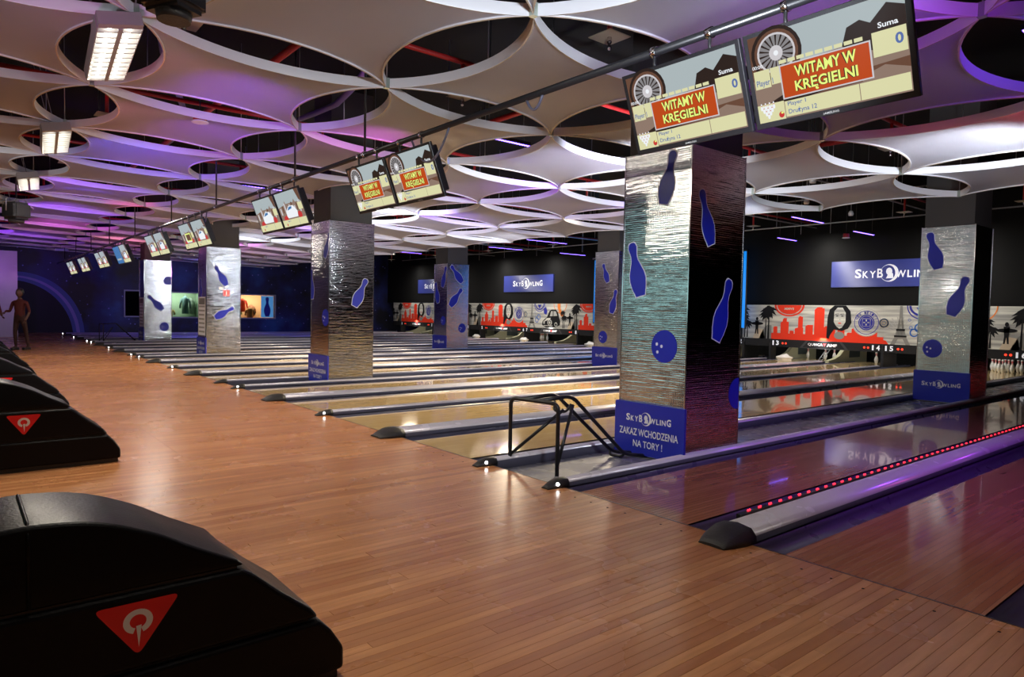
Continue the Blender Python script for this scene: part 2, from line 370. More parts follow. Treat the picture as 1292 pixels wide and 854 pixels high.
def sky_logo(A, cx, cy, W, k, L=2, bold=.03, hole='signblue'):
    # "SkyBowling" wordmark with a crescent and head for its O
    H = W*.125
    seq = [('S', 1, .085), ('K', .76, .075), ('Y', .76, .08), ('B', 1, .075), ('O', 1.75, .125), ('W', .76, .125), ('L', .76, .06), ('I', .76, .022), ('N', .76, .085), ('G', 1.0, .09)]
    gap = .018; tot = sum(q[2] for q in seq)+gap*(len(seq)-1); x = cx-W/2; s = W/tot
    for ch, h, ww in seq:
        if ch == 'O':
            ox = x+ww*s/2; r = H*.95; oy = cy
            pts = []
            for i in range(25):
                a = math.radians(150-300*i/24); pts.append((ox+r*math.cos(a), oy+r*math.sin(a)))
            for i in range(25):
                a = math.radians(-150+300*i/24); pts.append((ox-r*.16+r*.80*math.cos(a), oy+r*.90*math.sin(a)))
            A.poly(pts, k, L+1)
            A.ell(ox-r*.02, oy+r*.18, r*.34, r*.42, k, L+1, 14)
            A.poly([(ox-r*.35, oy-r*.62), (ox+r*.45, oy-r*.60), (ox+r*.40, oy-r*.05), (ox-.02*r, oy+r*.05)], k, L+1.2)
        else:
            A.text(ch, x, cy-H/2, ww*s, H*h, k, L, bold)
        x += (ww+gap)*s
PINP = [(0, .088), (.06, .105), (.15, .135), (.30, .158), (.42, .146), (.55, .10), (.66, .062), (.75, .056), (.82, .068), (.90, .084), (.96, .065), (.99, .03)]
def pin_outline(bx, by, tx, ty, k=1.0, grow=0):
    d = Vector((tx-bx, ty-by)); h = d.length; d.normalize(); s = Vector((-d.y, d.x)); p = []
    for t, w_ in PINP: q = Vector((bx, by))+d*(t*h+(grow if t > .9 else (-grow if t == 0 else 0)))+s*(w_*h*k*1.15+grow); p.append((q.x, q.y))
    for t, w_ in PINP[::-1]: q = Vector((bx, by))+d*(t*h+(grow if t > .9 else (-grow if t == 0 else 0)))-s*(w_*h*k*1.15+grow); p.append((q.x, q.y))
    return p

# ================================================================== SETTING
P = 8.12
def struct(name, bm, m, parent=None, smooth=False):
    o = obj(name, bm, m, parent, smooth)
    if not parent: o['kind'] = 'structure'
    return o
bm = bmesh.new(); box(bm, -12, 0, 2.33, 34, -.12, 0); box(bm, -12, 0, -14, -5.59, -.12, 0); box(bm, -12, -5.2, -5.59, 2.33, -.12, 0); box(bm, -5.2, 0, -5.59, 2.33, -.12, -.012)
floor = struct('floor', bm, MT['approach'])
# the boards next to the camera are laid one by one
PB = .055; NR = 144; PMS = {}
random.seed(11)
def plank(x0, x1, y):
    L_ = round(x1-x0, 2)
    if L_ not in PMS:
        bm = bmesh.new(); box(bm, 0, x1-x0-.0012, .0005, PB-.0005, -.0115, 0)
        bmesh.ops.bevel(bm, geom=[e for e in bm.edges if all(v.co.z > -.001 for v in e.verts)], offset=.0006, segments=1, affect='EDGES')
        PMS[L_] = tomesh('plank', bm); PMS[L_].materials.append(MT['plank'])
    o = link('plank', PMS[L_], None, floor); o.location = (x0, y, 0)
for i in range(NR):
    y = -5.59+i*PB; cut = (-2.0, -2.9, -1.4, -2.5, -1.0, -3.3)[(i*5+i//7) % 6]
    plank(-5.2, cut, y); plank(cut, 0, y)
struct('floor', BX(19.2, 22, -14, 34, -.3, -.12), MT['blackmat'])
struct('floor', BX(0, 19.3, -14, 34, -.4, -.2), MT['blackmat'])
for k in range(4):
    y0, y1 = (-.405, .445) if k == 0 else (P*k-.445, P*k+.445)
    struct('floor', BX(0.004, 17.2, y0, y1, -.2, -.05), MT['strip'])
bm = BX(-.006, .006, -14, 32.0, .0005, .0015)
struct('trim_1', bm, MT['black'])
bm = bmesh.new()
for cy in (-.95, -1.95, -2.95, -3.9, .9):
    for k in range(-2, 3):
        lathe(bm, [(.008, .0006), (.008, .0012)], 8, c=(-.14, cy+k*.17, 0))
o = obj('approach_dot', bm, MT['dark_wood'], floor); o['kind'] = 'stuff'
struct('wall_back', BX(-12.2, -12, -14, 34, 0, 5.6), MT['column'])
struct('wall_right', BX(-12, 22, -14.2, -14, 0, 5.6), MT['blackmat'])
struct('wall_front', BX(17.45, 17.6, -14, 34, 1.83, 5.6), MT['blackmat'])
struct('wall_front', BX(20.6, 20.8, -14, 34, -.3, 1.83), MT['blackmat'])
struct('ceiling', BX(-12, 22, -14, 34.2, 5.6, 5.8), MT['blackmat'])
bar = thing('snack_bar', 'long bar counter with a backlit teal shelf wall behind the approach', 'bar', (-11.4, 10.5, 0))
obj('counter_front', BX(.55, .75, -4.5, 4.5, 0, 1.05), MT['column'], bar); obj('counter_top', BX(.35, .85, -4.6, 4.6, 1.05, 1.10), MT['steel'], bar)
MT['teal_panel'] = mat('backlit_panel', (.5, .8, .8), .4, emit=1.0, ecol=(.52, .92, .90))
for k in range(6):
    obj('backlit_panel', BX(-.56, -.50, -4.4+1.5*k, -3.0+1.5*k, 1.5, 3.0), MT['teal_panel'], bar); obj('shelf', BX(-.5, -.2, -4.4+1.5*k, -3.0+1.5*k, 2.22, 2.25), MT['black'], bar)
# white side wall at the far end of the approach
sw = mat('pale_wall', (.55, .52, .58), .22); struct('wall_left', BX(-9, -1.86, 29.4, 29.7, 0, 3.45), noise_rough(sw, 2, .15, .35))

# far end wall: painted night sky with a planet, pierced by windows
m = mat('galaxy_paint', (.01, .01, .05), .5); n, l, b = nodes(m)
tc = n.new('ShaderNodeTexCoord')
t = n.new('ShaderNodeTexNoise'); t.inputs['Scale'].default_value = .55; t.inputs['Detail'].default_value = 7; l.new(tc.outputs['Object'], t.inputs['Vector'])
cr = n.new('ShaderNodeValToRGB'); e = cr.color_ramp.elements; e[0].position = .40; e[0].color = (.002, .002, .012, 1); e[1].position = .75; e[1].color = (.02, .10, .35, 1)
x_ = cr.color_ramp.elements.new(.56); x_.color = (.008, .015, .13, 1)
l.new(t.outputs[0], cr.inputs[0])
vo = n.new('ShaderNodeTexVoronoi'); vo.inputs['Scale'].default_value = 3.2; l.new(tc.outputs['Object'], vo.inputs['Vector'])
st = n.new('ShaderNodeMapRange'); st.inputs['From Min'].default_value = .05; st.inputs['From Max'].default_value = .13; st.inputs['To Min'].default_value = 1; st.inputs['To Max'].default_value = 0
l.new(vo.outputs['Distance'], st.inputs[0])
mx = n.new('ShaderNodeMix'); mx.data_type = 'RGBA'; mx.inputs['B'].default_value = (.22, .22, .75, 1); l.new(cr.outputs[0], mx.inputs['A']); l.new(st.outputs[0], mx.inputs['Factor'])
l.new(mx.outputs['Result'], b.inputs['Base Color'])
MT['galaxy'] = m
WIN = [(2.75, 4.0, .82, 2.06), (4.35, 6.35, .79, 2.04), (8.25, 10.25, .78, 2.03)]
bm = bmesh.new(); xs = -12
for (a, c, z0, z1) in WIN:
    box(bm, xs, a, 34, 34.2, -.3, 5.6); box(bm, a, c, 34, 34.2, -.3, z0); box(bm, a, c, 34, 34.2, z1, 5.6); xs = c
box(bm, xs, 22, 34, 34.2, -.3, 5.6)
gw = struct('wall_far', bm, MT['galaxy'])
A = Art()
MT['planet1'] = mat('planet_glow', (.07, .11, .36), .5, emit=.0); MT['planet2'] = mat('planet_rim', (.30, .24, .60), .5, emit=0); MT['planetd'] = mat('planet_dark', (.004, .004, .008), .6)
def cres(a0, a1, r0, r1, wob): 
    pass
C0 = (-1.6, -.15)
A.ell(C0[0], C0[1], 2.62, 2.95, 'planet1', 1, 64)
A.ell(C0[0]-.06, C0[1]-.05, 2.5, 2.82, 'planet2', 2, 64)
A.ell(C0[0]-.14, C0[1]-.07, 2.44, 2.76, 'planet1', 3, 64)
A.ell(C0[0]-.24, C0[1]-.12, 2.40, 2.68, 'planetd', 4, 64)
A.ell(.98, .86, .09, .1, 'planetd', 5)
for i, v in enumerate(A.v): A.v[i] = (v[0], max(v[1], 0.0), v[2])
o = A.build('planet_mural', (0, 34, 0), (1, 0, 0), (0, 0, 1), gw, .003)
glass = mat('window_glass', (.8, .9, 1), .05); gb = glass.node_tree.nodes['Principled BSDF']; gb.inputs['Transmission Weight'].default_value = 1; gb.inputs['IOR'].default_value = 1.02
room = mat('shop_wall', (.62, .45, .30), .8); room2 = mat('shop_wall_green', (.30, .38, .28), .8); room3 = mat('dark_room', (.03, .04, .12), .8)
frame_m = mat('window_frame', (.35, .37, .45), .4)
for i, (a, c, z0, z1) in enumerate(WIN):
    wn = thing('window_%d' % (i+1), None, None, (0, 0, 0), kind='structure')
    bm = bmesh.new()
    box(bm, a-.05, c+.05, 33.96, 34.06, z1-.0, z1+.06); box(bm, a-.05, c+.05, 33.96, 34.06, z0-.06, z0)
    box(bm, a-.05, a, 33.96, 34.06, z0, z1); box(bm, c, c+.05, 33.96, 34.06, z0, z1)
    obj('window_frame', bm, frame_m, wn)
    obj('pane', BX(a, c, 34.08, 34.09, z0, z1), glass, wn)
    bm = bmesh.new()
    box(bm, a-.1, c+.1, 35.6, 35.7, z0-.5, z1+.3); box(bm, a-.15, a-.1, 34.2, 35.7, z0-.5, z1+.3); box(bm, c+.1, c+.15, 34.2, 35.7, z0-.5, z1+.3)
    box(bm, a-.1, c+.1, 34.2, 35.7, z0-.55, z0-.5); box(bm, a-.1, c+.1, 34.2, 35.7, z1+.3, z1+.35)
    obj('lit_recess', bm, (room3, room2, room)[i], wn)
    if i:
        area('shop_light', ((a+c)/2, 34.9, z1+.2), ((a+c)/2, 35.4, z0), 55 if i == 2 else 38, (1, .72, .4) if i == 2 else (.9, 1, .72), 1.2, .4)
def coat(x, y, z, h, c, label, rail=True):
    t_ = thing('hanging_garment', label, 'clothing', (x, y, z), group=None)
    m_ = mat('garment', c, .8)
    bm = bmesh.new(); lathe(bm, [(.17, 0), (.16, h*.5), (.19, h*.82), (.07, h*.97), (.04, h)], 10); 
    for s in (-1, 1): tube(bm, [(s*.17, 0, h*.85), (s*.24, 0, h*.6), (s*.25, 0, h*.3)], .05, 6)
    obj('body', bm, m_, t_, True)
    obj('hanger', TB([(0, 0, h), (0, 0, h+.07)], .008, 6), MT['steel'], t_)
for q in ((5.75, 34.9, .95, .95, (.16, .26, .28), 'long grey green coat hanging in the lit window between the second and third mirrored pillar'),
          (6.1, 35.3, .95, .85, (.35, .4, .36), 'pale coat hanging beside the grey green coat in the lit window'),
          (4.95, 34.8, .75, .45, (.55, .35, .1), 'small ochre garment low in the greenish lit window'),
          (8.75, 34.9, 1.1, .75, (.75, .08, .05), 'bright red jacket hanging in the orange lit window'),
          (8.5, 35.1, .75, .6, (.2, .3, .1), 'dark green garment at the left of the orange lit window'),
          (9.05, 34.55, .7, .65, (.6, .4, .2), 'tan garment under the red jacket in the orange lit window'),
          (9.35, 35.3, .8, .7, (.25, .12, .08), 'brown garment in the middle of the orange lit window')):
    coat(*q)
A = Art(); A.rect(9.5, .80, 10.2, 2.01, 's_blue', 0); A.poly(pin_outline(9.85, .85, 9.85, 1.95, .95), 'decal', 1)
tag(A.build('window_poster', (0, 34.07, 0), (1, 0, 0), (0, 0, 1), None, .002), 'blue poster with a bowling pin in the orange lit window', 'poster')

# ================================================================== LANES
def gut(y0, y1):
    p = [(y0, 0), (y0, -.012)]
    for i in range(9):
        a = PI + PI*i/8; p.append(((y0+y1)/2+math.cos(a)*(y1-y0)/2*.96, -.012+math.sin(a)*.085))
    p += [(y1, -.012), (y1, 0)]
    return p
def lane(y0, y1, gw0, gw1, num, label):
    t_ = thing('bowling_lane', label, 'bowling lane', (0, 0, 0))
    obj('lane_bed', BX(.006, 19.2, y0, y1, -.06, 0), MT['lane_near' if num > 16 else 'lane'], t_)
    obj('gutter', sweepx(gut(y0-gw0, y0), .006, 19.2), MT['gutter'], t_, True)
    obj('gutter', sweepx(gut(y1, y1+gw1), .006, 19.2), MT['gutter'], t_, True)
    if num >= 13:
        c = (y0+y1)/2
        for k in range(-3, 4):
            x = 4.7-abs(k)*.33; yy = c+k*.135
            bm = bmesh.new(); p = [(x, yy-.016), (x+.15, yy), (x, yy+.016), (x+.03, yy)]
            bm.faces.new([bm.verts.new((a, b_, .0008)) for a, b_ in p]); bmesh.ops.recalc_face_normals(bm, faces=bm.faces)
            bmesh.ops.solidify(bm, geom=bm.faces[:], thickness=.0004)
            obj('arrow', bm, MT['dark_wood'], t_)
def capping(yc, hw, top, label, led=True, wide=False, x1=17.0):
    t_ = thing('lane_divider', label, 'lane divider', (0, yc, 0))
    pr = [(-hw, -.08), (-hw, top*.45)]
    for i in range(9):
        a = PI*(1-i/8); pr.append((math.cos(a)*hw*.97, top*.55+math.sin(a)*top*.45))
    pr += [(hw, top*.45), (hw, -.08)]
    bm = sweepx(pr, .03, x1, True)
    for f in bm.faces:
        f.smooth = len(f.verts) == 4
        c = f.calc_center_median(); f.material_index = 1 if c.z < top*.5 else 0
    bmesh.ops.recalc_face_normals(bm, faces=bm.faces)
    me = tomesh('cap_body', bm); o = link('cap_body', me, [MT['cap'], MT['capside']], t_)
    # rubber bumper
    bm = bmesh.new(); L_ = .24 if wide else .17; st = []
    for i in range(7):
        u = i/6; x = -L_+u*(L_+.05); hh = top*1.12*math.sin(min(1, .12+u*1.1)*PI/2); ww = hw*(.55+.6*math.sin(min(1, .2+u)*PI/2))
        st.append([bm.verts.new((x, ww*a, hh*z+.001)) for a, z in ((-1, 0), (-.95, .45), (-.7, .85), (0, 1), (.7, .85), (.95, .45), (1, 0))])
    for a, b_ in zip(st, st[1:]):
        for k in range(6):
            bm.faces.new((a[k], a[k+1], b_[k+1], b_[k])).smooth = True
    bm.faces.new(st[0][::-1]); bm.faces.new(st[-1]); 
    for a, b_ in zip(st, st[1:]): bm.faces.new((a[6], a[0], b_[0], b_[6]))
    bmesh.ops.recalc_face_normals(bm, faces=bm.faces)
    obj('rubber_bumper', bm, MT['rubber'], t_)
    if led:
        bm = bmesh.new(); bmesh.ops.create_uvsphere(bm, u_segments=10, v_segments=8, radius=.014, matrix=Matrix.Translation((-.075, -hw*.98, top*.55)))
        obj('led_lamp', bm, MT['led_w'], t_, True)
    return t_
HN, HW, G, LW = .055, .15, .2575, 1.06
near = {17: (-1.72, -.69, .23, .175), 18: (-3.46, -2.43, .24, .23), 19: (-5.2, -4.06, .25, .25)}
NUM = 'zero one two three four five six seven eight nine ten eleven twelve thirteen fourteen fifteen sixteen seventeen eighteen nineteen'.split()
def lane_label(nn):
    if nn > 16: return {17: 'violet lit bowling lane between the big pillar strip and the red LED divider', 18: 'dark reddish bowling lane in the right foreground, right of the wide divider', 19: 'bowling lane starting at the bottom right corner of the picture'}[nn]
    return 'glossy maple bowling lane that ends under the number %s' % NUM[nn]
for nn, (a, c, g0, g1) in near.items(): lane(a, c, g0, g1, nn, lane_label(nn))
nn = 16
for k in range(4):
    b0 = P*k+.5+HN
    for s in range(2):
        lane(b0+G, b0+G+LW, G, G, nn, lane_label(nn)); nn -= 1
        b1 = b0+2*G+LW
        capping(b1+HW, HW, .085, 'wide silver lane divider with black rubber nose between lanes %s and %s' % (NUM[nn+1], NUM[nn]), False, True)
        b1 += 2*HW
        lane(b1+G, b1+G+LW, G, G, nn, lane_label(nn)); nn -= 1
        b0 = b1+2*G+LW
        if s == 0:
            capping(b0+HN, HN, .065, 'narrow silver lane divider with lit tip between lanes %s and %s' % (NUM[nn+1], NUM[nn])); b0 += 2*HN
for k in range(5):
    if k == 0: capping(-.46, HN, .065, 'narrow divider with lit tip along the right side of the nearest pillar strip')
    else: capping(P*k-.5, HN, .065, ('narrow divider with lit tip at lane %s, right side of its pillar strip' % NUM[17-4*k]) if k < 4 else 'last narrow divider with lit tip beside lane one at the far wall')
    if k < 4: capping(P*k+.5, HN, .065, 'narrow divider with %s tip beside lane %s, left side of its pillar strip' % ('dark' if k == 1 else 'lit', NUM[16-4*k]), k != 1)
cw = capping(-2.075, .125, .09, 'wide lavender lane divider with red LED row in the right foreground', False, True)
bm = bmesh.new()
for i in range(118):
    x = .42+i*.14; 
    for dx in (0, .022): bmesh.ops.create_uvsphere(bm, u_segments=6, v_segments=4, radius=.0075, matrix=Matrix.Translation((x+dx, .150, .078)))
o = obj('led_row', bm, MT['led_r'], cw); o['kind'] = 'stuff'
obj('led_profile', BX(.3, 17, .135, .165, -.05, .072), MT['black'], cw)
capping(-3.765, HN, .065, 'narrow lane divider at the bottom right corner')
# lights of the LED row and far screens fall on the lanes by themselves

# ================================================================== PINS, PITS, MASKS
prof = [(.026, 0), (.036, .02), (.046, .06), (.057, .10), (.0605, .115), (.057, .15), (.045, .20), (.030, .235), (.024, .255), (.0232, .27), (.0245, .29), (.029, .32), (.032, .345), (.028, .365), (.015, .378), (.004, .381)]
mi = [0]*15
for i in (8, 10): mi[i] = 1
bm = bmesh.new(); lathe(bm, prof, 14, mi); PINME = tomesh('bowling_pin', bm); PINME.materials.append(MT['pinw']); PINME.materials.append(MT['pinr'])
SP = [(0, 0, 'front centre pin'), (1, -1, 'right pin of the second row'), (1, 1, 'left pin of the second row'), (2, -2, 'right pin of the third row'), (2, 0, 'middle pin of the third row'), (2, 2, 'left pin of the third row'),
      (3, -3, 'rightmost pin of the back row'), (3, -1, 'inner right pin of the back row'), (3, 1, 'inner left pin of the back row'), (3, 3, 'leftmost pin of the back row')]
def lane_c(nn):
    k, r = divmod(16-nn, 4); b0 = P*k+.5+HN
    return b0 + (G+LW/2) + r*(2*G+LW) + (0, 2*HW, 2*HW+2*HN, 4*HW+2*HN)[r]
for nn, which in ((16, range(10)), (14, [1]), (13, [6, 7, 9]), (6, range(10)), (15, range(10))):
    for q in which:
        row, s, d = SP[q]
        o = link('bowling_pin', PINME, None); o.location = (18.29+row*.264-.0, lane_c(nn)+s*.1525, 0)
        tag(o, 'white pin with red neck stripes, %s on lane %s' % (d, NUM[nn]), 'bowling pin', 'bowling pins standing on lane %s' % NUM[nn] if len(which) > 1 else None)
# kickbacks between the pits
def kick(y, label):
    t_ = thing('kickback', label, 'pit divider', (0, y, 0))
    pts = [(17.6, -.1), (17.6, .06), (18.0, .10), (18.35, .20), (18.6, .36), (18.75, .56), (18.95, .68), (20.3, .70), (20.3, -.1)]
    obj('kickback_plate', extr(pts, -.06, .06), MT['olive'], t_)
    obj('cushion', BX(19.0, 19.75, -.075, -.055, .12, .52), MT['cushion'], t_)
for k in range(4):
    for yy, d in ((P*k+2.27, 'beige curved pit wall between lanes %s and %s' % (NUM[16-4*k], NUM[15-4*k])), (P*k+5.85, 'beige curved pit wall between lanes %s and %s' % (NUM[14-4*k], NUM[13-4*k])), (P*k+7.62, 'beige curved pit wall on the left of lane %s' % NUM[13-4*k])):
        kick(yy, d)
    for yy in (P*k+.5, P*k+4.06, P*k+7.62):
        struct('wall_pit', BX(17.25, 18.2, yy-.035, yy+.035, -.1, .55), MT['black']) if yy < P*k+7 else struct('wall_pit', BX(17.25, 17.58, yy-.035, yy+.035, -.1, .55), MT['black'])
for (nn, s) in ((13, 1), (6, -1), (8, -1)):     # wire pin ladders
    t_ = thing('pin_ladder', 'small grey wire ladder beside the pins of lane %s' % NUM[nn], 'ladder', (18.1, lane_c(nn)-.62*s if s > 0 else lane_c(nn)-.55, 0))
    for dy in (-.06, .06): obj('rail', TB([(-.35, dy, .02), (.35, dy, .48)], .012, 6), MT['galv'], t_)
    for q in range(6):
        u = q/5; obj('rung', TB([(-.3+.6*u, -.06, .055+.4*u), (-.3+.6*u, .06, .055+.4*u)], .008, 6), MT['galv'], t_)
for i, (x, y, d) in enumerate(((16.95, 6.9, 'on lane thirteen in front of the pit'), (16.9, 19.9, 'at the far end between lanes six and seven'), (16.9, 23.7, 'at the far end of the strip left of lane five'), (16.8, 15.5, 'at the far end of lane nine behind the pillar sign'))):
    bm = bmesh.new(); bmesh.ops.create_icosphere(bm, subdivisions=3, radius=.16)
    for v in bm.verts:
        f = 1+.25*math.sin(v.co.x*31+i)*math.cos(v.co.y*27+i*2)+.15*math.sin(v.co.z*44)
        v.co = Vector((v.co.x*f*1.1, v.co.y*f*1.5, max(v.co.z*f*.75+.08, .0)))
    o = obj('crumpled_cloth', bm, MT['cloth'], None, True); o.location = (x, y, 0)
    tag(o, 'crumpled white cloth lying %s' % d, 'cloth')

def circle_text(A, s, cx, cy, r, a0, a1, h, k, L):
    for i, ch in enumerate(s):
        if ch == ' ': continue
        a = a0+(a1-a0)*(i+.5)/len(s); w_ = h*.62
        x, y = cx+r*math.cos(a), cy+r*math.sin(a); rot = a-PI/2
        A.text(ch, x-w_/2*math.cos(rot), y-w_/2*math.sin(rot), w_, h, k, L, .03, rot)
def palm(A, x, y0, y1, k='m_black', L=3, s=1.0):
    A.poly([(x-.035*s, y0), (x+.03*s, y0), (x+.02*s, y1), (x-.005*s, y1)], k, L)
    for i, a in enumerate((-20, 20, 60, 100, 140, 175, 205, 240, 300)):
        a = math.radians(a); r = .30*s*(1 if i % 2 else .85); ex, ey = x+r*math.cos(a), y1+r*math.sin(a)*.75-.06*s
        nx, ny = -math.sin(a)*.05*s, math.cos(a)*.05*s
        mxx, my = x+r*.5*math.cos(a), y1+r*.5*math.sin(a)*.9+.03*s
        A.poly([(x, y1), (mxx+nx, my+ny), (ex, ey), (mxx-nx, my-ny)], k, L+.1*i)
def mural(A, x0, L, H, lo=0., hi=1.):
    # a continuous printed frieze; x = left edge, only elements whose place lies in [lo, hi]
    X = lambda t_: x0+(t_-lo)*L
    def has(t_): return lo <= t_ <= hi
    if has(.08):
        A.ell(X(.085), H, .42, .30, 'm_red', 1, 32, clip=H-.004); A.ring(X(.085), H, .45, .52, 'm_red', 1, 30, PI, 2*PI, .72)
        A.text('MMVII', X(.085)-.16, H-.16, .32, .08, 'm_bg', 2)
    if has(.05) or has(.2):
        sk = [(.0, .05), (.02, .40), (.035, .15), (.06, .52), (.075, .52), (.09, .2), (.105, .78), (.13, .80), (.135, .30), (.16, .28), (.165, .45), (.18, .5), (.195, .86), (.205, .62), (.225, .9) if 0 else (.215, .86), (.22, .35), (.235, .35)]
        blocks = [(.01, .03, .42), (.045, .085, .60), (.055, .075, .70), (.09, .11, .30), (.115, .155, .40), (.13, .152, .78), (.165, .2, .50), (.205, .25, 1.08), (.215, .24, 1.12), (.25, .275, .48), (.275, .3, .72), (.31, .34, .42), (.35, .37, .30),
                  (.37, .41, .45), (.41, .43, .55), (.43, .46, .30), (.46, .475, .33), (.485, .52, .30)]
        for i, (a, c, h) in enumerate(blocks):
            h = min(h, H-.06)
            if a >= lo and c <= hi: A.poly([(X(a), 0), (X(c), 0), (X(c), h*.96 if i % 2 else h), (X(a+(c-a)*.3), h), (X(a), h*.92)], 'm_red', 1+.05*i)
        if hi >= .56: A.poly([(X(max(0, lo)), 0), (X(.56), 0), (X(.5), .13), (X(.36), .30), (X(.30), .26), (X(max(.02, lo)), .2)], 'm_red', 2)
        elif lo < .02: A.rect(X(lo), 0, X(hi), .2, 'm_red', 2)
    if has(.31):
        cx = X(.315)
        A.poly([(cx-.38, .1), (cx-.36, .75), (cx-.30, 1.0), (cx-.15, H-.005), (cx+.2, H-.005), (cx+.34, .95), (cx+.38, .6), (cx+.28, .42), (cx+.1, .34), (cx-.15, .38), (cx-.26, .2), (cx-.3, .08)], 'm_black', 3)
        A.poly([(cx-.16, .62), (cx-.15, .95), (cx-.05, 1.06), (cx+.1, 1.06), (cx+.2, .9), (cx+.2, .62), (cx+.1, .45), (cx+.02, .41), (cx-.08, .48)], 'm_bg', 4)
        for s in (-.06, .10): A.ell(cx+s, .80, .045, .016, 'm_black', 5, 10); A.poly([(cx+s-.06, .845), (cx+s+.05, .86), (cx+s+.05, .875), (cx+s-.06, .865)], 'm_black', 5)
        A.poly([(cx+.01, .68), (cx+.045, .68), (cx+.03, .72)], 'm_grey', 5); A.ell(cx+.025, .58, .055, .018, 'm_red', 5, 10)
        A.ell(cx+.02, .2, .16, .12, 'm_grey', 4, 12)
    if has(.43):
        cx, cy = X(.43), .62
        A.ell(cx, cy, .42, .42, 'm_lgrey', 3, 32); A.ell(cx, cy, .40, .40, 'm_bg', 3.5, 32); A.ring(cx, cy, .34, .36, 'm_navy', 4); A.ell(cx, cy, .235, .235, 'm_navy', 4, 28); A.ring(cx, cy, .19, .20, 'm_bg', 5)
        A.rect(cx-.12, cy-.12, cx+.12, cy+.12, 'm_bg', 5); A.rect(cx-.11, cy-.11, cx+.11, cy+.11, 'm_navy', 6)
        for a in range(4):
            c_, s_ = math.cos(a*PI/2), math.sin(a*PI/2); A.ell(cx+.06*c_, cy+.06*s_, .035, .02, 'm_bg', 7, 8, rot=a*PI/2)
        circle_text(A, 'NEW MEXICO', cx, cy, .25, math.radians(165), math.radians(15), .085, 'm_navy', 7)
    if has(.5): A.ring(X(.50), .62, .10, .13, 'm_blue', 4); A.ring(X(.50), .62, .05, .06, 'm_blue', 4)
    if has(.565):
        cx = X(.565)
        for i in range(16):
            a = math.radians(200-220*i/15); A.poly([(cx, .35), (cx+.62*math.cos(a), .35+.45*math.sin(a)), (cx+.62*math.cos(a+.05), .35+.45*math.sin(a+.05))], 'm_lgrey', 1.5)
        A.poly([(cx-.035, H-.01), (cx-.05, .75), (cx-.09, .45), (cx-.04, .45), (cx, .8), (cx+.04, .45), (cx+.09, .45), (cx+.05, .75), (cx+.035, H-.01)], 'm_grey', 3)
        A.rect(cx-.12, .40, cx+.12, .46, 'm_black', 4); A.rect(cx-.17, .22, cx+.17, .27, 'm_black', 4)
        A.poly([(cx-.11, .42), (cx-.15, .24), (cx-.27, 0), (cx-.15, 0), (cx-.06, .18), (cx+.06, .18), (cx+.15, 0), (cx+.27, 0), (cx+.15, .24), (cx+.11, .42)], 'm_grey', 3)
        for i in range(6): A.poly([(cx-.09+i*.03, .27), (cx-.085+i*.03, .27), (cx-.055+i*.024, .7), (cx-.06+i*.024, .7)], 'm_black', 4)
    if has(.64):
        for dx, y, r in ((-.03, .36, .12), (.10, .5, .13), (-.12, .50, .05), (-.16, .72, .04)): A.ring(X(.62)+dx, y, r*.72, r, 'm_blue', 4)
        A.ell(X(.64), H, .33, .30, 'm_navy', 1, 32, clip=H-.004); A.ell(X(.64), H, .27, .24, 'm_bg', 2, 32, clip=H-.004); A.ring(X(.64), H, .36, .39, 'm_navy', 1, 24, PI, 2*PI)
        A.poly([(X(.64)-.14, H-.05), (X(.64)+.14, H-.05), (X(.64)+.05, H-.18), (X(.64), H-.24), (X(.64)-.05, H-.18)], 'm_navy', 3)
        A.poly([(X(.70)-.14, H-.25), (X(.70)+.02, H-.14), (X(.70)+.12, H-.36), (X(.70)+.05, H-.52), (X(.70)-.12, H-.45)], 'm_navy', 3)
    if has(.74):      # old rounded car
        cx = X(.755)
        A.poly([(cx-.62, .14), (cx-.60, .30), (cx-.45, .42), (cx-.30, .50), (cx-.12, .80), (cx+.02, .86), (cx+.30, .86), (cx+.45, .72), (cx+.52, .5), (cx+.60, .34), (cx+.58, .16), (cx+.3, .05), (cx-.35, .03)], 'm_black', 3)
        A.poly([(cx-.10, .55), (cx-.02, .78), (cx+.10, .79), (cx+.10, .56)], 'm_lgrey', 4); A.poly([(cx+.15, .56), (cx+.15, .79), (cx+.30, .78), (cx+.40, .58)], 'm_lgrey', 4)
        A.poly([(cx-.55, .28), (cx-.3, .46), (cx-.02, .48), (cx-.1, .40), (cx-.4, .32)], 'm_bg', 4)
        A.ring(cx-.10, .26, .10, .15, 'm_bg', 5); A.ell(cx-.10, .26, .05, .07, 'm_bg', 5, 12); A.ell(cx-.48, .24, .05, .06, 'm_bg', 5, 12)
        A.ring(cx+.32, .18, .06, .10, 'm_bg', 5); A.rect(cx-.5, .10, cx+.1, .13, 'm_bg', 5)
    if has(.82):
        cx = X(.83); A.poly([(cx-.14, H-.005), (cx+.06, H-.005), (cx+.06, H-.22), (cx+.26, H-.50), (cx+.24, H-.60), (cx+.1, H-.56), (cx-.02, H-.38), (cx-.12, H-.2)], 'm_orange', 3); A.ring(cx+.04, H, .40, .43, 'm_orange', 2, 24, PI, 2*PI)
    if has(.86): palm(A, X(.875), .02, .48, s=.8); palm(A, X(.862), .02, .70, s=.7)
    if has(.93):
        cx = X(.925); A.poly([(cx-.15, 0), (cx+.3, 0), (cx+.25, .3), (cx+.0, .34)], 'm_sand', 2)
        A.ell(cx, .50, .24, .055, 'm_black', 3, 16); A.ell(cx, .66, .045, .06, 'm_black', 3, 12); A.poly([(cx-.07, .6), (cx+.07, .6), (cx+.05, .35), (cx+.06, .15), (cx+.02, .15), (cx, .32), (cx-.03, .15), (cx-.07, .15), (cx-.05, .35)], 'm_black', 3)
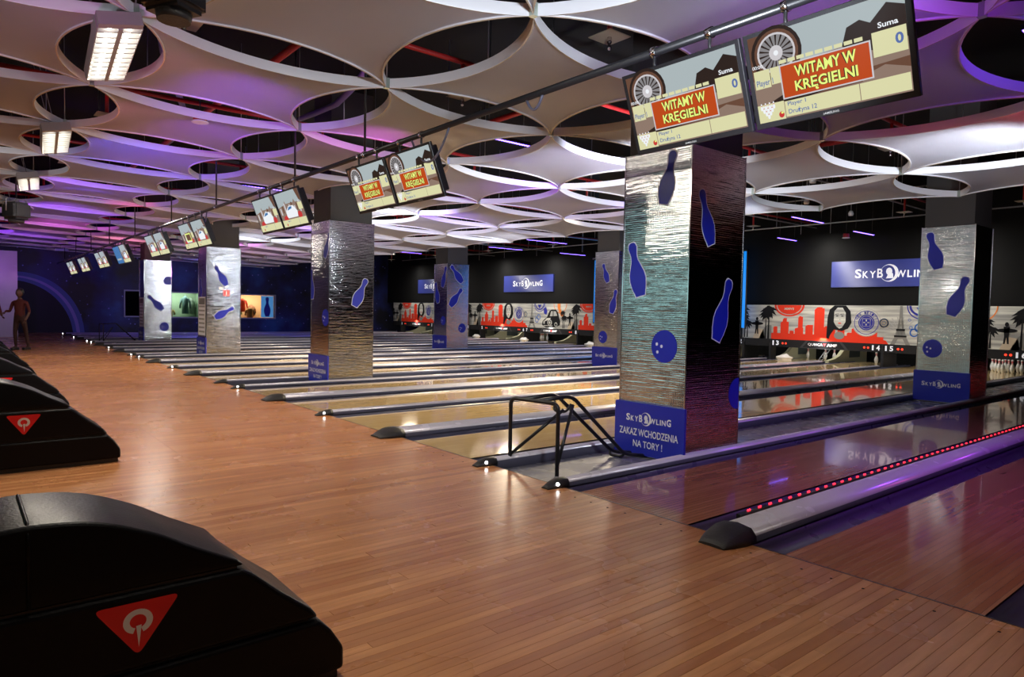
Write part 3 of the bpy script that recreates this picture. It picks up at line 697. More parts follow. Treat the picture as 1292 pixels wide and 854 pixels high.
    if has(.97):
        cx = X(.965); A.poly([(cx-.2, 0), (X(min(hi, 1.0)), 0), (X(min(hi, 1.0)), .45), (cx+.1, .46), (cx-.02, .35), (cx-.1, .2)], 'm_grey', 2)
    if has(.99): palm(A, X(.985), 0, .92, s=1.15); palm(A, X(.97), .0, .80, s=.9)
ZM0, ZM1, ZB0 = .68, 1.81, .43
MX = 17.31
def band(A, w_, n1, n2, mark=True):
    A.rect(0, ZB0, w_, ZM0, 'band', 1)
    A.poly([(w_*.28, ZB0), (w_*.72, ZB0), (w_*.66, ZM0), (w_*.34, ZM0)], 'band2', 2); A.poly([(w_*.31, ZB0+.02), (w_*.69, ZB0+.02), (w_*.64, ZM0-.02), (w_*.36, ZM0-.02)], 'band', 3)
    s1 = str(n1); s2 = str(n2); h = .15
    for k in range(len(s1)): A.text(s1[k], .06+k*.125, ZB0+.05, .10 if s1[k] != '1' else .05, h, 'whitelit', 4, .03)
    for k in range(len(s2)): A.text(s2[k], w_-.06-.125*len(s2)+k*.125, ZB0+.05, .10 if s2[k] != '1' else .05, h, 'whitelit', 4, .03)
    for xx in (.42, .53, w_-.42, w_-.53): A.ell(xx, ZB0+.12, .032, .032, 'led_r2', 4, 12)
    A.text('QUBICA', w_*.36, ZB0+.08, w_*.135, .09, 'white', 4, .01); A.poly([(w_*.497, ZB0+.17), (w_*.525, ZB0+.17), (w_*.511, ZB0+.08)], 'logo_red', 4); A.text('AMF', w_*.53, ZB0+.08, w_*.09, .09, 'white', 4, .05)
MT['led_r2'] = mat('red_indicator', (1, .05, .02), .4, emit=1.2)
for k in range(4):
    ya = P*(k+1)-.5; L_ = P-1.0
    for s in range(2):
        n1 = 13-4*k+2*s
        y_left = ya-s*L_/2
        t_ = thing('masking_unit', 'mural masking panel with number band for lanes %s and %s' % (NUM[n1], NUM[n1+1]), 'masking panel', (0, 0, 0), group='mural masking panels above the pits')
        obj('panel', BX(MX, MX+.03, y_left-L_/2+.004, y_left, ZB0, ZM1), MT['m_bg'], t_)
        A = Art(); band(A, L_/2, n1, n1+1); A.build('number_band', (MX-.002, y_left, 0), (0, -1, 0), (0, 0, 1), t_, .003)
        A = Art(); mural(A, 0, L_, ZM1-ZM0, 0 if s == 0 else .5, .5 if s == 0 else 1)
        if s == 1: A.poly([(0, 0), (.02*L_, 0), (.01*L_, .1), (0, .12)], 'm_red', 2)
        A.build('mural_print', (MX-.002, y_left, ZM0), (0, -1, 0), (0, 0, 1), t_, .003)
        obj('divider_post', BX(MX-.03, MX+.05, y_left-.02, y_left+.02, ZB0-.35, ZM0), MT['black'], t_)
    if k < 4:
        t_ = thing('masking_unit', 'narrow mural filler panel above the strip left of lane %s' % NUM[13-4*k], 'masking panel', (0, 0, 0), group='mural filler panels above the pillar strips')
        obj('panel', BX(MX, MX+.03, P*(k+1)-.495, P*(k+1)+.495, ZB0, ZM1), MT['m_bg'], t_)
        A = Art(); A.rect(0, ZB0, .99, ZM0, 'band', 1); A.build('band', (MX-.002, P*(k+1)+.495, 0), (0, -1, 0), (0, 0, 1), t_, .003)
        A = Art(); mural(A, 0, 7.12, ZM1-ZM0, *((.86, 1.0) if k != 1 else (0, .139))); A.build('mural_print', (MX-.002, P*(k+1)+.495, ZM0), (0, -1, 0), (0, 0, 1), t_, .003)
# back wall signs
for k in (0, 2, 3):
    yc = P*k+3.95+(-.05 if k == 0 else .1); t_ = thing('back_wall_sign', {0: 'long blue wall sign above lanes fourteen and fifteen', 2: 'long blue wall sign above lanes six and seven', 3: 'long blue wall sign half hidden by the pillar above lanes two and three'}[k], 'sign', (17.4, yc, 0), group='blue name signs on the black wall')
    obj('panel', BX(-.03, .04, -1.8, 1.8, 2.37, 3.16), MT['backsign'], t_)
    A = Art(); sky_logo(A, 0, 2.77, 2.15, 'whitelit', 2, .02)
    A.build('lettering', (-.032, 0, 0), (0, -1, 0), (0, 0, 1), t_, .003)
# projection screen over lanes nine to twelve
t_ = thing('projection_screen', 'bright plain blue projection screen hanging over lanes nine to twelve', 'screen', (0, 0, 0))
obj('screen_surface', BX(16.98, 17.0, P+.30, 2*P-.72, 1.02, 3.62), MT['bluescreen'], t_)
bm = bmesh.new(); box(bm, 16.96, 17.02, P+.26, P+.30, .98, 3.68); box(bm, 16.96, 17.02, 2*P-.72, 2*P-.70, .98, 3.68); box(bm, 16.96, 17.02, P+.26, 2*P-.70, 3.62, 3.68)
obj('screen_frame', bm, MT['black'], t_)
obj('hanging_bar', TB([(16.99, P+.5, 3.70), (16.99, 2*P-.6, 3.70)], .03), MT['galv'], t_)
for yy in (P+1, 1.5*P, 2*P-1.2): obj('hanger', TB([(16.99, yy, 3.70), (16.99, yy, 5.6)], .01, 6), MT['galv'], t_)

# ================================================================== PILLARS
PX, PY = .465, .42
PIL = {'a0': (2.136, -.03), 'a1': (2.12, 8.14), 'a2': (2.12, 16.24), 'a3': (2.12, 24.36), 'b0': (10.24, 0), 'b1': (10.24, 8.14), 'b2': (10.24, 16.24), 'b3': (10.24, 24.36)}
PDEC = [('a0', 'f', .20, 3.06, .09, 2.54), ('a0', 'f', -.31, 2.18, -.17, 1.62), ('a0', 's', -.3, 2.67, -.11, 2.14), ('a0', 's', .24, 1.81, .02, 1.18), ('a1', 'f', .42, 2.85, .2, 2.39), ('a1', 'f', -.40, 2.19, -.36, 1.6),
        ('a1', 's', .31, 2.01, .06, 1.47), ('a2', 's', -.23, 2.54, .08, 2.01), ('a2', 's', .28, 1.38, -.24, 1.08), ('a2', 'f', -.15, 2.19, -.10, 1.66), ('a3', 's', -.33, 1.74, .16, 1.22), ('b0', 'f', -.30, 3.0, -.13, 2.34), ('b0', 'f', .32, 2.19, .1, 1.51),
        ('b1', 'f', -.14, 2.76, .05, 2.26), ('b1', 'f', .35, 2.06, .2, 1.43), ('b2', 'f', .33, 2.98, .1, 2.25), ('b2', 'f', -.34, 2.43, -.15, 1.68), ('b2', 's', -.32, 3.02, .18, 2.44), ('b2', 's', .18, 2.21, -.33, 1.57)]
BDEC = [('a0', 'f', .15, 1.11), ('a0', 's', .44, .61), ('a1', 'f', .27, 1.24), ('a3', 's', .22, .58), ('a3', 's', .36, 2.33), ('b0', 'f', -.17, .91), ('b1', 'f', -.09, .78), ('b2', 'f', .19, 1.04), ('b2', 's', .21, .78)]
PL = {'a0': 'nearest large mirrored pillar with blue pin decals and Polish warning sign', 'a1': 'mirrored pillar with warning sign at the left of the picture centre', 'a2': 'mirrored pillar with a red fire sign and white poster', 'a3': 'farthest mirrored pillar of the left row beside the galaxy wall',
      'b0': 'mirrored pillar at the right edge in front of lane sixteen', 'b1': 'mirrored pillar mostly hidden behind the nearest pillar', 'b2': 'mirrored pillar in front of lanes seven and eight far down the lanes', 'b3': 'mirrored pillar hidden far back beside lanes three and four'}
CLIP = lambda pts, h: [(max(-h, min(h, x)), y) for x, y in pts]
for key, (x, y) in PIL.items():
    t_ = thing('pillar', PL[key], 'pillar', (x, y, -.05), group='mirror clad pillars')
    obj('column', BX(-PX+.03, PX-.03, -PY+.03, PY-.03, .0, 5.64), MT['column'], t_)
    zf = 3.14
    obj('mirror_cladding', BX(-PX, PX, -PY, PY, .0, zf), MT['foil'], t_, bevel=.006)
    # corner beads
    for sx in (-1, 1):
        for sy in (-1, 1):
            obj('corner_bead', BX(sx*PX-.006, sx*PX+.006, sy*PY-.006, sy*PY+.006, 0, zf+.005), MT['steel'], t_)
    frames = {'f': ((-PX, 0, .05), (0, -1, 0), PY), 's': ((0, -PY, .05), (1, 0, 0), PX)}
    for (kk, f, tx, tz, bx, bz) in PDEC:
        if kk != key: continue
        A = Art(); O, U, h = frames[f]
        A.poly(CLIP(pin_outline(bx, bz, tx, tz, 1, .010), h), 'halo', 2); A.poly(CLIP(pin_outline(bx, bz, tx, tz, 1, 0), h), 'decal', 4)
        A.build('pin_decal', O, U, (0, 0, 1), t_, .001)
    for (kk, f, cx, cz) in BDEC:
        if kk != key: continue
        A = Art(); O, U, h = frames[f]
        ci = [(cx+.16*math.cos(2*PI*i/32), cz+.165*math.sin(2*PI*i/32)) for i in range(32)]
        A.poly(CLIP(ci, h), 'decal', 3)
        if abs(cx) < .3:
            for dx, dz in ((-.09, .02), (-.03, .0), (-.08, -.06)): A.ell(cx+dx, cz+dz, .016, .018, 'halo', 5, 8)
        A.build('ball_decal', O, U, (0, 0, 1), t_, .001)
    # blue sign at the foot
    sg = bmesh.new(); box(sg, -PX-.035, -PX-.008, -PY-.03, PY+.03, .02, .56)
    sgo = obj('sign_board', sg, MT['signblue'], t_)
    A = Art()
    if key[0] == 'a':
        sky_logo(A, 0, .40, .58, 'white', 2, .03)
        A.text('ZAKAZ WCHODZENIA', -.38, .215, .76, .075, 'white', 2, .015); A.text('NA TORY !', -.19, .10, .38, .072, 'white', 2, .015)
    else:
        sky_logo(A, 0, .33, .62, 'white', 2, .03)
    A.build('sign_lettering', (-PX-.036, 0, 0), (0, -1, 0), (0, 0, 1), sgo, .001)
    if key in ('a2', 'a3'):
        A = Art(); A.rect(-.36, .62, .36, 1.72, 'white', 1)
        random.seed(3)
        for r in range(8): A.rect(-.30, .70+.12*r, .30-.1*random.random(), .75+.12*r, 'm_lgrey', 2)
        A.rect(-.3, 1.5, .3, 1.68, 'm_grey', 3)
        A.build('price_poster', (-PX-.01, 0, 0), (0, -1, 0), (0, 0, 1), t_, .002)
    if key == 'a2':
        A = Art(); A.rect(-.02, 1.70, .16, 1.88, 'logo_red', 1); A.rect(-.005, 1.715, .145, 1.865, 'white', 1.5); A.rect(.005, 1.725, .135, 1.855, 'logo_red', 2)
        A.poly([(.05, 1.74), (.09, 1.74), (.09, 1.82), (.07, 1.845), (.05, 1.82)], 'white', 3); A.rect(-.13, 1.88, -.03, 1.96, 'white', 1)
        A.build('fire_sign', (0, -PY-.006, .05), (1, 0, 0), (0, 0, 1), t_, .002)

# ================================================================== BALL RETURNS
def ball_return(y0, label):
    t_ = thing('ball_return', label, 'ball return', (0, y0, 0), group='black ball returns on the approach')
    W_ = .44
    top = [(-3.97, .522), (-3.075, .522), (-3.10, .548), (-3.17, .585), (-3.25, .628), (-3.341, .685), (-3.473, .743), (-3.567, .768), (-3.70, .780), (-3.84, .765), (-3.93, .70), (-3.97, .62)]
    mid = [(-3.97, .262), (-2.80, .262), (-2.83, .305), (-2.945, .397), (-3.05, .492), (-3.085, .514), (-3.97, .514)]
    bot = [(-3.97, .035), (-2.70, .035), (-2.70, .12), (-2.75, .20), (-2.80, .254), (-3.97, .254)]
    top = top[:2]+[(p.x, p.z) for p in rounded([(x, 0, z) for x, z in top[2:]], .2, 4)]
    obj('hood', extr(top, 0, W_), MT['leather'], t_, True, .045, 5)
    obj('middle_shell', extr(mid, -.008, W_+.008), MT['leather'], t_, False, .018, 3)
    obj('lower_shell', extr(bot, -.012, W_+.012), MT['leather'], t_, False, .018, 3)
    obj('plinth', BX(-3.95, -2.72, .01, W_-.01, 0, .045), MT['black'], t_)
    for z in (.518, .258): obj('groove', BX(-3.95, -3.10 if z > .4 else -2.84, .012, W_-.012, z-.012, z+.012), MT['black'], t_)
    arc = [(-3.70, -.002, .53), (-3.70, -.002, .733)]+[(-3.70, .045-.047*math.cos(q*PI/10), .733+.047*math.sin(q*PI/10)) for q in range(1, 6)]+[(-3.70, W_-.045+.047*math.sin(q*PI/10), .733+.047*math.cos(q*PI/10)) for q in range(0, 6)]+[(-3.70, W_+.002, .53)]
    obj('piping', TB(arc, .006, 6), MT['leather'], t_)
    A = Art()
    tri = rounded([(-.118, .085, 0), (.118, .085, 0), (0, -.085, 0), (-.118, .085, 0), (.118, .085, 0)], .028, 4)
    tri = [(p.x, p.y) for p in tri][6:-6] if 0 else [(p.x, p.y) for p in rounded([(0, .085, 0), (.125, .085, 0), (0, -.09, 0), (-.125, .085, 0), (0, .085, 0)], .025, 5)][:-1]
    A.poly(tri, 'logo_red', 1)
    A.ring(0, .022, .024, .043, 'white', 2, 26, math.radians(-70), math.radians(250), .92); A.poly([(-.006, .008), (.010, .010), (.002, -.062)], 'white', 3)
    A.build('triangle_logo', (-3.415, -.012, .40), (1, 0, 0), (0, 0, 1), t_, .001)
BRY = [-2.09, 2.49, 6.02, 10.6, 14.14, 18.7, 22.3, 26.9]
names = ['nearest black moulded ball return with red triangle logo, bottom left corner', 'second black ball return from the camera, red triangle on its side', 'third black ball return from the camera, behind the second one', 'fourth black ball return from the camera at the left edge',
         'fifth black ball return from the camera at the left edge', 'sixth black ball return from the camera', 'seventh black ball return, far down the approach', 'eighth black ball return, farthest down the approach']
for y, nme in zip(BRY, names): ball_return(y, nme)

# ================================================================== BOWLING RAMP
t_ = thing('bowling_ramp', 'black tubular steel ball ramp standing on the grey strip before the nearest pillar', 'ramp', (0, 0, -.05))
Ax, Bx = (.228, .477), (.354, -.046)
R = .019
obj('front_frame', TB(rounded([(*Ax, 0), (*Ax, .665), (Bx[0], Bx[1], .655), (*Bx, 0)], .07, 5), R, 10), MT['black'], t_, True)
for i, (dy, y0) in enumerate(((.10, .36), (-.07, .18))):
    x0 = .25+(.477-y0)*.24
    obj('rail', TB(rounded([(x0, y0, .66), (x0+.40, y0-.02, .685), (1.42, .16+dy, .05), (1.69, .08+dy, .015)], .09, 5), R, 10), MT['black'], t_, True)
obj('brace', TB([(Ax[0], Ax[1], .12), (.62, .16, .56)], R*.85, 8), MT['black'], t_, True)
obj('brace', TB([(Bx[0], Bx[1], .08), (.70, .12, .60)], R*.85, 8), MT['black'], t_, True)
obj('cross_loop', TB(rounded([(.66, .33, .62), (.62, .30, .53), (.66, .17, .53), (.70, .14, .61)], .05, 5), R*.7, 8), MT['black'], t_, True)
obj('cross_loop', TB(rounded([(1.40, .26, .08), (1.38, .25, .02), (1.42, .12, .02), (1.46, .10, .07)], .04, 5), R*.7, 8), MT['black'], t_, True)
for q in ((*Ax, 0), (*Bx, 0), (1.69, .18, .01), (1.69, .01, .01)):
    bm = bmesh.new(); lathe(bm, [(.017, 0), (.017, .02)], 10, c=q); obj('red_foot', bm, MT['logo_red'], t_)

# ================================================================== SCORE MONITORS
TVW, TVH = .925, .555
def scr_witamy(A, green=False):
    w_, h = .865, .495
    A.rect(0, 0, w_, h, 's_tan', 0)
    A.rect(0, h*.52, w_, h, 's_sky', .5)
    A.poly([(0, h*.5), (w_, h*.42), (w_, h*.56), (w_*.6, h*.62), (w_*.3, h*.6), (0, h*.66)], 's_tan', .8)
    A.poly([(0, h), (w_*.28, h), (w_*.34, h*.85), (w_*.34, h*.5), (0, h*.5)], 's_brown', 1)
    A.poly([(w_*.62, h*.62), (w_*.66, h*.80), (w_*.74, h*.84), (w_*.80, h*.78), (w_*.9, h*.93), (w_, h*.86), (w_, h*.55), (w_*.8, h*.5)], 's_dark', 1)
    A.poly([(w_*.2, h*.2), (w_*.5, h*.32), (w_, h*.36), (w_, h*.22), (w_*.5, h*.2)], 's_brown', 1.2); A.poly([(w_*.1, h*.22), (w_*.3, h*.34), (w_*.55, h*.30), (w_*.6, h*.24), (w_*.3, h*.18)], 's_dark', 1.3)
    A.poly([(w_*.72, h*.26), (w_*.86, h*.33), (w_, h*.25), (w_, h*.2), (w_*.72, h*.2)], 's_tan', 1.5)
    cx, cy = w_*.19, h*.76
    A.ell(cx, cy, .155, .150, 's_dark', 1.6); A.ell(cx, cy, .135, .13, 's_brown', 1.7); A.ell(cx, cy, .11, .105, 's_grey', 1.8)
    for i in range(18):
        a = 2*PI*i/18; A.poly([(cx, cy), (cx+.11*math.cos(a), cy+.105*math.sin(a)), (cx+.11*math.cos(a+.12), cy+.105*math.sin(a+.12))], 's_dark', 1.9)
    A.ring(cx, cy, .105, .117, 's_rim', 2, ys=.95); A.ell(cx, cy, .042, .042, 's_rim', 2.2); A.ell(cx, cy, .015, .015, 's_white', 2.4, 10)
    for i in range(9): A.rect(w_*(.20+.062*i), h*.625, w_*(.20+.062*i)+.044, h*.665, 's_cell', 2.6)
    A.text('00:00', .005, h*.635, .065, .02, 's_white', 3, .01)
    A.text('Suma', w_*.84, h*.70, .10, .028, 's_white', 3, .02)
    A.rect(w_*.80, h*.42, w_*.995, h*.67, 's_cell', 2.6); A.text('0', w_*.93, h*.50, .04, .055, 's_ink', 3, .03)
    A.rect(.008, h*.40, w_*.125, h*.61, 's_cell', 2.6); A.rect(w_*.13, h*.42, w_*.2, h*.61, 's_cell', 2.6); A.text('Player 1', .018, h*.41, .105, .045, 's_ink', 3, .01)
    A.rect(w_*.195, h*.22, w_*.79, h*.61, 's_rim', 3.5); A.rect(w_*.205, h*.235, w_*.78, h*.595, 's_red', 4)
    A.text('WITAMY W', w_*.30, h*.44, w_*.40, h*.125, 's_dark', 5, .07); A.text('WITAMY W', w_*.30, h*.44, w_*.40, h*.125, 's_yel', 6, .025)
    A.text('KRĘGIELNI', w_*.29, h*.25, w_*.41, h*.155, 's_dark', 5, .07); A.text('KRĘGIELNI', w_*.29, h*.25, w_*.41, h*.155, 's_yel', 6, .025)
    A.rect(w_*.20, .008, w_*.695, h*.195, 's_cell', 4); A.rect(w_*.70, .008, w_-.005, h*.195, 's_cell', 4); A.rect(.0, .0, w_*.195, h*.21, 's_cell', 3.6)
    A.text('Player 1', w_*.22, h*.125, .11, .03, 's_ink', 5, .01); A.text('Drużyna 12', w_*.22, h*.03, .17, .036, 's_ink', 5, .01)
    for r in range(4):
        for c in range(r+1):
            px, py = .065+(c-r/2)*.026, .018+r*.018; A.poly(pin_outline(px, py, px, py+.042, 1.1), 's_white', 4.2+(3-r)*.1); A.rect(px-.004, py+.026, px+.004, py+.03, 's_pinr', 4.7)
    A.ell(.145, .028, .017, .018, 's_pinr', 4.5, 14); A.ell(.15, .038, .008, .006, 's_yel', 4.8, 8)
    return w_, h
def scr_town(A, var=0):
    w_, h = .865, .495
    A.rect(0, 0, w_, h, 's_sky', 0); A.poly([(0, h*.2), (w_, h*.2), (w_, h*.62), (w_*.75, h*.66), (w_*.72, h*.75), (w_*.66, h*.66), (w_*.35, h*.66), (w_*.32, h*.76), (w_*.28, h*.64), (0, h*.58)], 's_tan', 1)
    for i in range(9): A.rect(w_*(.06+.1*i), h*(.36+.05*(i % 2)), w_*(.11+.1*i), h*(.56+.06*(i % 3)), 's_brown' if i % 2 else 's_rim', 2)
    A.poly([(w_*.25, h*.24), (w_*.7, h*.24), (w_*.74, h*.40), (w_*.62, h*.58), (w_*.42, h*.58), (w_*.28, h*.44)], 's_white', 3); A.poly([(w_*.34, h*.46), (w_*.44, h*.56), (w_*.56, h*.56), (w_*.54, h*.5)], 's_blue', 4)
    A.poly([(w_*.1, h*.2), (w_*.3, h*.2), (w_*.25, h*.34), (w_*.12, h*.3)], 's_pinr', 3.5); A.ell(w_*.8, h*.28, .07, .05, 's_pinr', 3.5)
    A.poly([(w_*.84, h), (w_, h), (w_, h*.62), (w_*.92, h*.7)], 's_brown', 2); A.rect(w_*.82, h*.42, w_*.99, h*.62, 's_cell', 3)
    A.rect(0, 0, w_, h*.2, 's_cell', 4); A.rect(w_*.68, 0, w_*.686, h*.2, 's_ink', 5); A.text('Player 1', w_*.22, h*.12, .11, .03, 's_ink', 5, .01); A.ell(.14, .03, .018, .018, 's_pinr', 5, 10)
    if var == 1: A.rect(w_*.32, h*.28, w_*.74, h*.62, 's_yel', 6); A.rect(w_*.36, h*.33, w_*.70, h*.57, 's_brown', 6.5)
    if var == 2: A.rect(0, 0, w_, h, 's_blue', 7); A.rect(w_*.1, h*.2, w_*.8, h*.3, 's_sky', 8)
    return w_, h
TILT = math.atan2(.20, .515)
def monitor(yc, content, label, grp):
    t_ = thing('score_monitor', label, 'monitor', (-.20, yc, 3.10), group=grp)
    # local frame: x = left-right seen from the bowler (-Y), y = up the panel, z = towards the bowler
    V = Vector((-math.sin(TILT), 0, math.cos(TILT))); U = Vector((0, -1, 0)); N = U.cross(V)
    def pt(u, v, d): return U*u+V*v+N*d
    def slab(name, u0, u1, v0, v1, d0, d1, m_, par, bev=0):
        bm = bmesh.new(); vs = [bm.verts.new(pt(u, v, d)) for d in (d0, d1) for v in (v0, v1) for u in (u0, u1)]
        for f in ((0, 2, 3, 1), (4, 5, 7, 6), (0, 1, 5, 4), (2, 6, 7, 3), (0, 4, 6, 2), (1, 3, 7, 5)): bm.faces.new([vs[i] for i in f])
        bmesh.ops.recalc_face_normals(bm, faces=bm.faces)
        return obj(name, bm, m_, par, bevel=bev)
    w2 = TVW/2
    slab('bezel', -w2, w2, -TVH, 0, -.03, 0, MT['black'], t_, .004)
    slab('back_housing', -w2+.04, w2-.04, -TVH+.05, -.04, -.11, -.03, MT['black'], t_, .012)
    A = Art(); sw_, sh = (scr_witamy(A) if content == 'w' else scr_town(A, content))
    s = A.build('screen', pt(-sw_/2, -TVH+.035, .001), U, V, t_, .0004)
    A = Art(); A.text('SAMSUNG', -.045, -TVH+.010, .09, .012, 'm_lgrey', 1, .01); A.build('maker_mark', pt(0, 0, .001), U, V, t_, .0005)
    for s_ in (-.22, .22):
        bm = bmesh.new(); tube(bm, [pt(s_, -.12, -.06), pt(s_, .02, -.07), (.06, -s_, .12)], .012, 6); obj('bracket_arm', bm, MT['black'], t_)
        bm = bmesh.new(); lathe(bm, [(.036, -.02), (.036, .02)], 12)
        bmesh.ops.rotate(bm, verts=bm.verts, matrix=Matrix.Rotation(PI/2, 3, 'X')); bmesh.ops.translate(bm, verts=bm.verts, vec=(.06, -s_, .12)); obj('pipe_clamp', bm, MT['steel'], t_)
RAILZ = 3.22
GAPS = [-2.14, 2.25, 5.62, 10.22, 13.5, 17.9, 21.3, 25.3, 28.6]
desc = ['nearest pair, by the large pillar', 'second pair from the camera', 'third pair from the camera', 'fourth pair from the camera', 'fifth pair from the camera', 'sixth pair from the camera', 'seventh pair from the camera', 'eighth pair from the camera', 'farthest pair on the rail']
cont = [('w', 'w'), ('w', 'w'), (0, 0), (1, 0), (0, 0), (2, 0), (0, 0), (0, 0), (0, 0)]
for yg, d, (c1, c2) in zip(GAPS, desc, cont):
    for s, c in ((1, c1), (-1, c2)):
        kind = {'w': 'hanging score monitor with orange welcome banner', 0: 'hanging score monitor showing a town picture', 1: 'hanging score monitor with a yellow box', 2: 'hanging score monitor with a blue picture'}[c]
        monitor(yg+s*(TVW/2+.012), c, '%s, %s of the %s' % (kind, 'left' if s > 0 else 'right', d), 'score monitors hanging from the black rail')
t_ = thing('monitor_rail', 'long black pipe rail carrying the score monitors above the foul line', 'rail', (-.14, 0, RAILZ))
obj('pipe', TB([(0, -8, 0), (0, 33, 0)], .028, 10), MT['black'], t_)
for yy in [-6, -3.0, 2.8, 4.9, 8.6, 11.9, 15.8, 19.6, 23.2, 27, 30.5]:
    obj('hanger', TB([(0, yy, 0), (0, yy, 2.35)], .014, 6), MT['black'], t_)
    bm = bmesh.new(); lathe(bm, [(.04, -.025), (.04, .025)], 12); bmesh.ops.rotate(bm, verts=bm.verts, matrix=Matrix.Rotation(PI/2, 3, 'X')); bmesh.ops.translate(bm, verts=bm.verts, vec=(0, yy, 0)); obj('clamp', bm, MT['steel'], t_)
for y0, y1, dz in ((1.05, 1.75, -.28), (-.3, -.1, -.1), (9.2, 9.6, -.25)):
    pts = [(0, y0+(y1-y0)*i/12, -.02+dz*4*(i/12)*(1-i/12)) for i in range(13)]
    obj('cable', TB(pts, .012, 6), MT['capside'], t_)

# ================================================================== STRETCHED FOIL CEILING
G0, GX, GY = 2.3716, -2.650, 2.0445
ZI = {-3: 3.93, -2: 3.91, -1: 3.88, 0: 3.85, 1: 3.78, 2: 3.70, 3: 3.62, 4: 3.54, 5: 3.50}
SAG = .425
def arc(t_):      # inward bow of an edge at parameter t
    Rr = ((G0/2)**2+SAG**2)/(2*SAG); x = (t_-.5)*G0
    return math.sqrt(Rr*Rr-x*x)-(Rr-SAG)
def ceil_pt(u, v):
    # Coons patch over four inward arcs, unit square -> metres
    b = Vector((u*G0, arc(u))); t_ = Vector((u*G0, G0-arc(u))); l_ = Vector((arc(v), v*G0)); r = Vector((G0-arc(v), v*G0))
    lin1 = b*(1-v)+t_*v; lin2 = l_*(1-u)+r*u
    c = Vector((u*G0, v*G0))
    return lin1+lin2-c
NN = 16
def sm(k): x = k/NN; return x
def panel_meshes(za, zb):
    zz = lambda x: za+(zb-za)*x/G0
    bm = bmesh.new(); gr = []
    for i in range(NN+1):
        row = []
        for j in range(NN+1):
            u, v = sm(i), sm(j); p = ceil_pt(u, v); d = 16*u*(1-u)*v*(1-v)
            row.append(bm.verts.new((p.x, p.y, zz(p.x)+.012+.06*d)))
        gr.append(row)
    for i in range(NN):
        for j in range(NN):
            bm.faces.new((gr[i][j], gr[i][j+1], gr[i+1][j+1], gr[i+1][j])).smooth = True
    bmesh.ops.solidify(bm, geom=bm.faces[:], thickness=-.004)
    pm = tomesh('ceiling_panel', bm, True); pm.materials.append(MT['membrane'])
    bm = bmesh.new(); NE = 20
    for e in range(4):
        sec = []
        for i in range(NE+1):
            t_ = i/NE; x = t_*G0; y = arc(t_)
            dy = (arc(min(1, t_+.01))-arc(max(0, t_-.01)))/(G0*.02); nrm = Vector((-dy, 1)).normalized()
            k = min(1, min(t_, 1-t_)*14)*.016+.003
            a = Vector((x, y)); c = a+nrm*k
            def rot(q):
                q = q-Vector((G0/2, G0/2))
                for _ in range(e): q = Vector((-q.y, q.x))
                return q+Vector((G0/2, G0/2))
            a, c = rot(a), rot(c)
            sec.append([bm.verts.new((a.x, a.y, zz(a.x)+.095)), bm.verts.new((a.x, a.y, zz(a.x)+.004)), bm.verts.new((a.x*.8+c.x*.2, a.y*.8+c.y*.2, zz(a.x)-.004)), bm.verts.new((c.x, c.y, zz(c.x)-.002)), bm.verts.new((c.x, c.y, zz(c.x)+.095))])
        for p, q in zip(sec, sec[1:]):
            for k in range(5):
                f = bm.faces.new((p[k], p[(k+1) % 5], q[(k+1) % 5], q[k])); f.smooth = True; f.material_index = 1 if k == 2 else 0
    bmesh.ops.recalc_face_normals(bm, faces=bm.faces)
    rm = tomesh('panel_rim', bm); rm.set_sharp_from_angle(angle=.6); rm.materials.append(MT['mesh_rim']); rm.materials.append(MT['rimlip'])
    return pm, rm
cs = bpy.data.objects.new('ceiling', None); COL.objects.link(cs); cs['kind'] = 'structure'
for i in range(-3, 5):
    pm, rm = panel_meshes(ZI[i], ZI[i+1])
    for j in range(-4, 13):
        o = link('ceiling_panel', pm, None, cs); o.location = (GX+i*G0, GY+j*G0, 0)
        r = link('panel_rim', rm, None, o)
bm = bmesh.new(); box(bm, -.028, .028, -.028, .028, -.008, .10); NM = tomesh('connector', bm); NM.materials.append(MT['node'])
bm = bmesh.new(); tube(bm, [(0, 0, .09), (0, 0, 1.95)], .006, 6); RM = tomesh('hanger_rod', bm); RM.materials.append(MT['galv'])
for i in range(-3, 6):
    for j in range(-4, 14):
        o = link('connector', NM, None, cs); o.location = (GX+i*G0, GY+j*G0, ZI[i])
        if j < 9: r = link('hanger_rod', RM, None, o)

# ================================================================== ABOVE THE CEILING
for k, yy in enumerate((-4.2, -.03, 2.36, 6.4, 10.6, 14.9, 19, 23.2, 27.4)):
    t_ = thing('sprinkler_pipe', 'red sprinkler pipe above the foil ceiling, %s' % ('nearest to the camera' if k == 0 else ['', 'over the largest pillar', 'over the ball ramp', 'above the second monitor pair', 'above the third monitor pair', 'above the fifth monitor pair', 'above the sixth monitor pair', 'above the seventh monitor pair', 'farthest from the camera'][k]), 'pipe', (0, yy, 4.42))
    obj('pipe', TB([(-9, 0, 0), (17.3, 0, 0)], .032, 8), MT['redpipe'], t_)
    for x in (-5.3, -2.2, .92, 4.05, 7.18, 10.7, 14):
        obj('drop_pipe', TB([(x, 0, 0), (x, 0, -.40)], .024, 8), MT['redpipe'], t_)
        bm = bmesh.new(); lathe(bm, [(.012, -.52), (.02, -.50), (.012, -.47), (.022, -.45), (.022, -.40)], 8, c=(x, 0, 0)); obj('sprinkler_head', bm, MT['steel'], t_)
        obj('heat_plate', BX(x-.14, x+.14, -.14, .14, -.405, -.398), MT['plate'], t_)
    for x in range(-8, 17, 3): obj('hanger_rod', TB([(x+.3, 0, 0), (x+.3, 0, 1.2)], .007, 6), MT['galv'], t_)
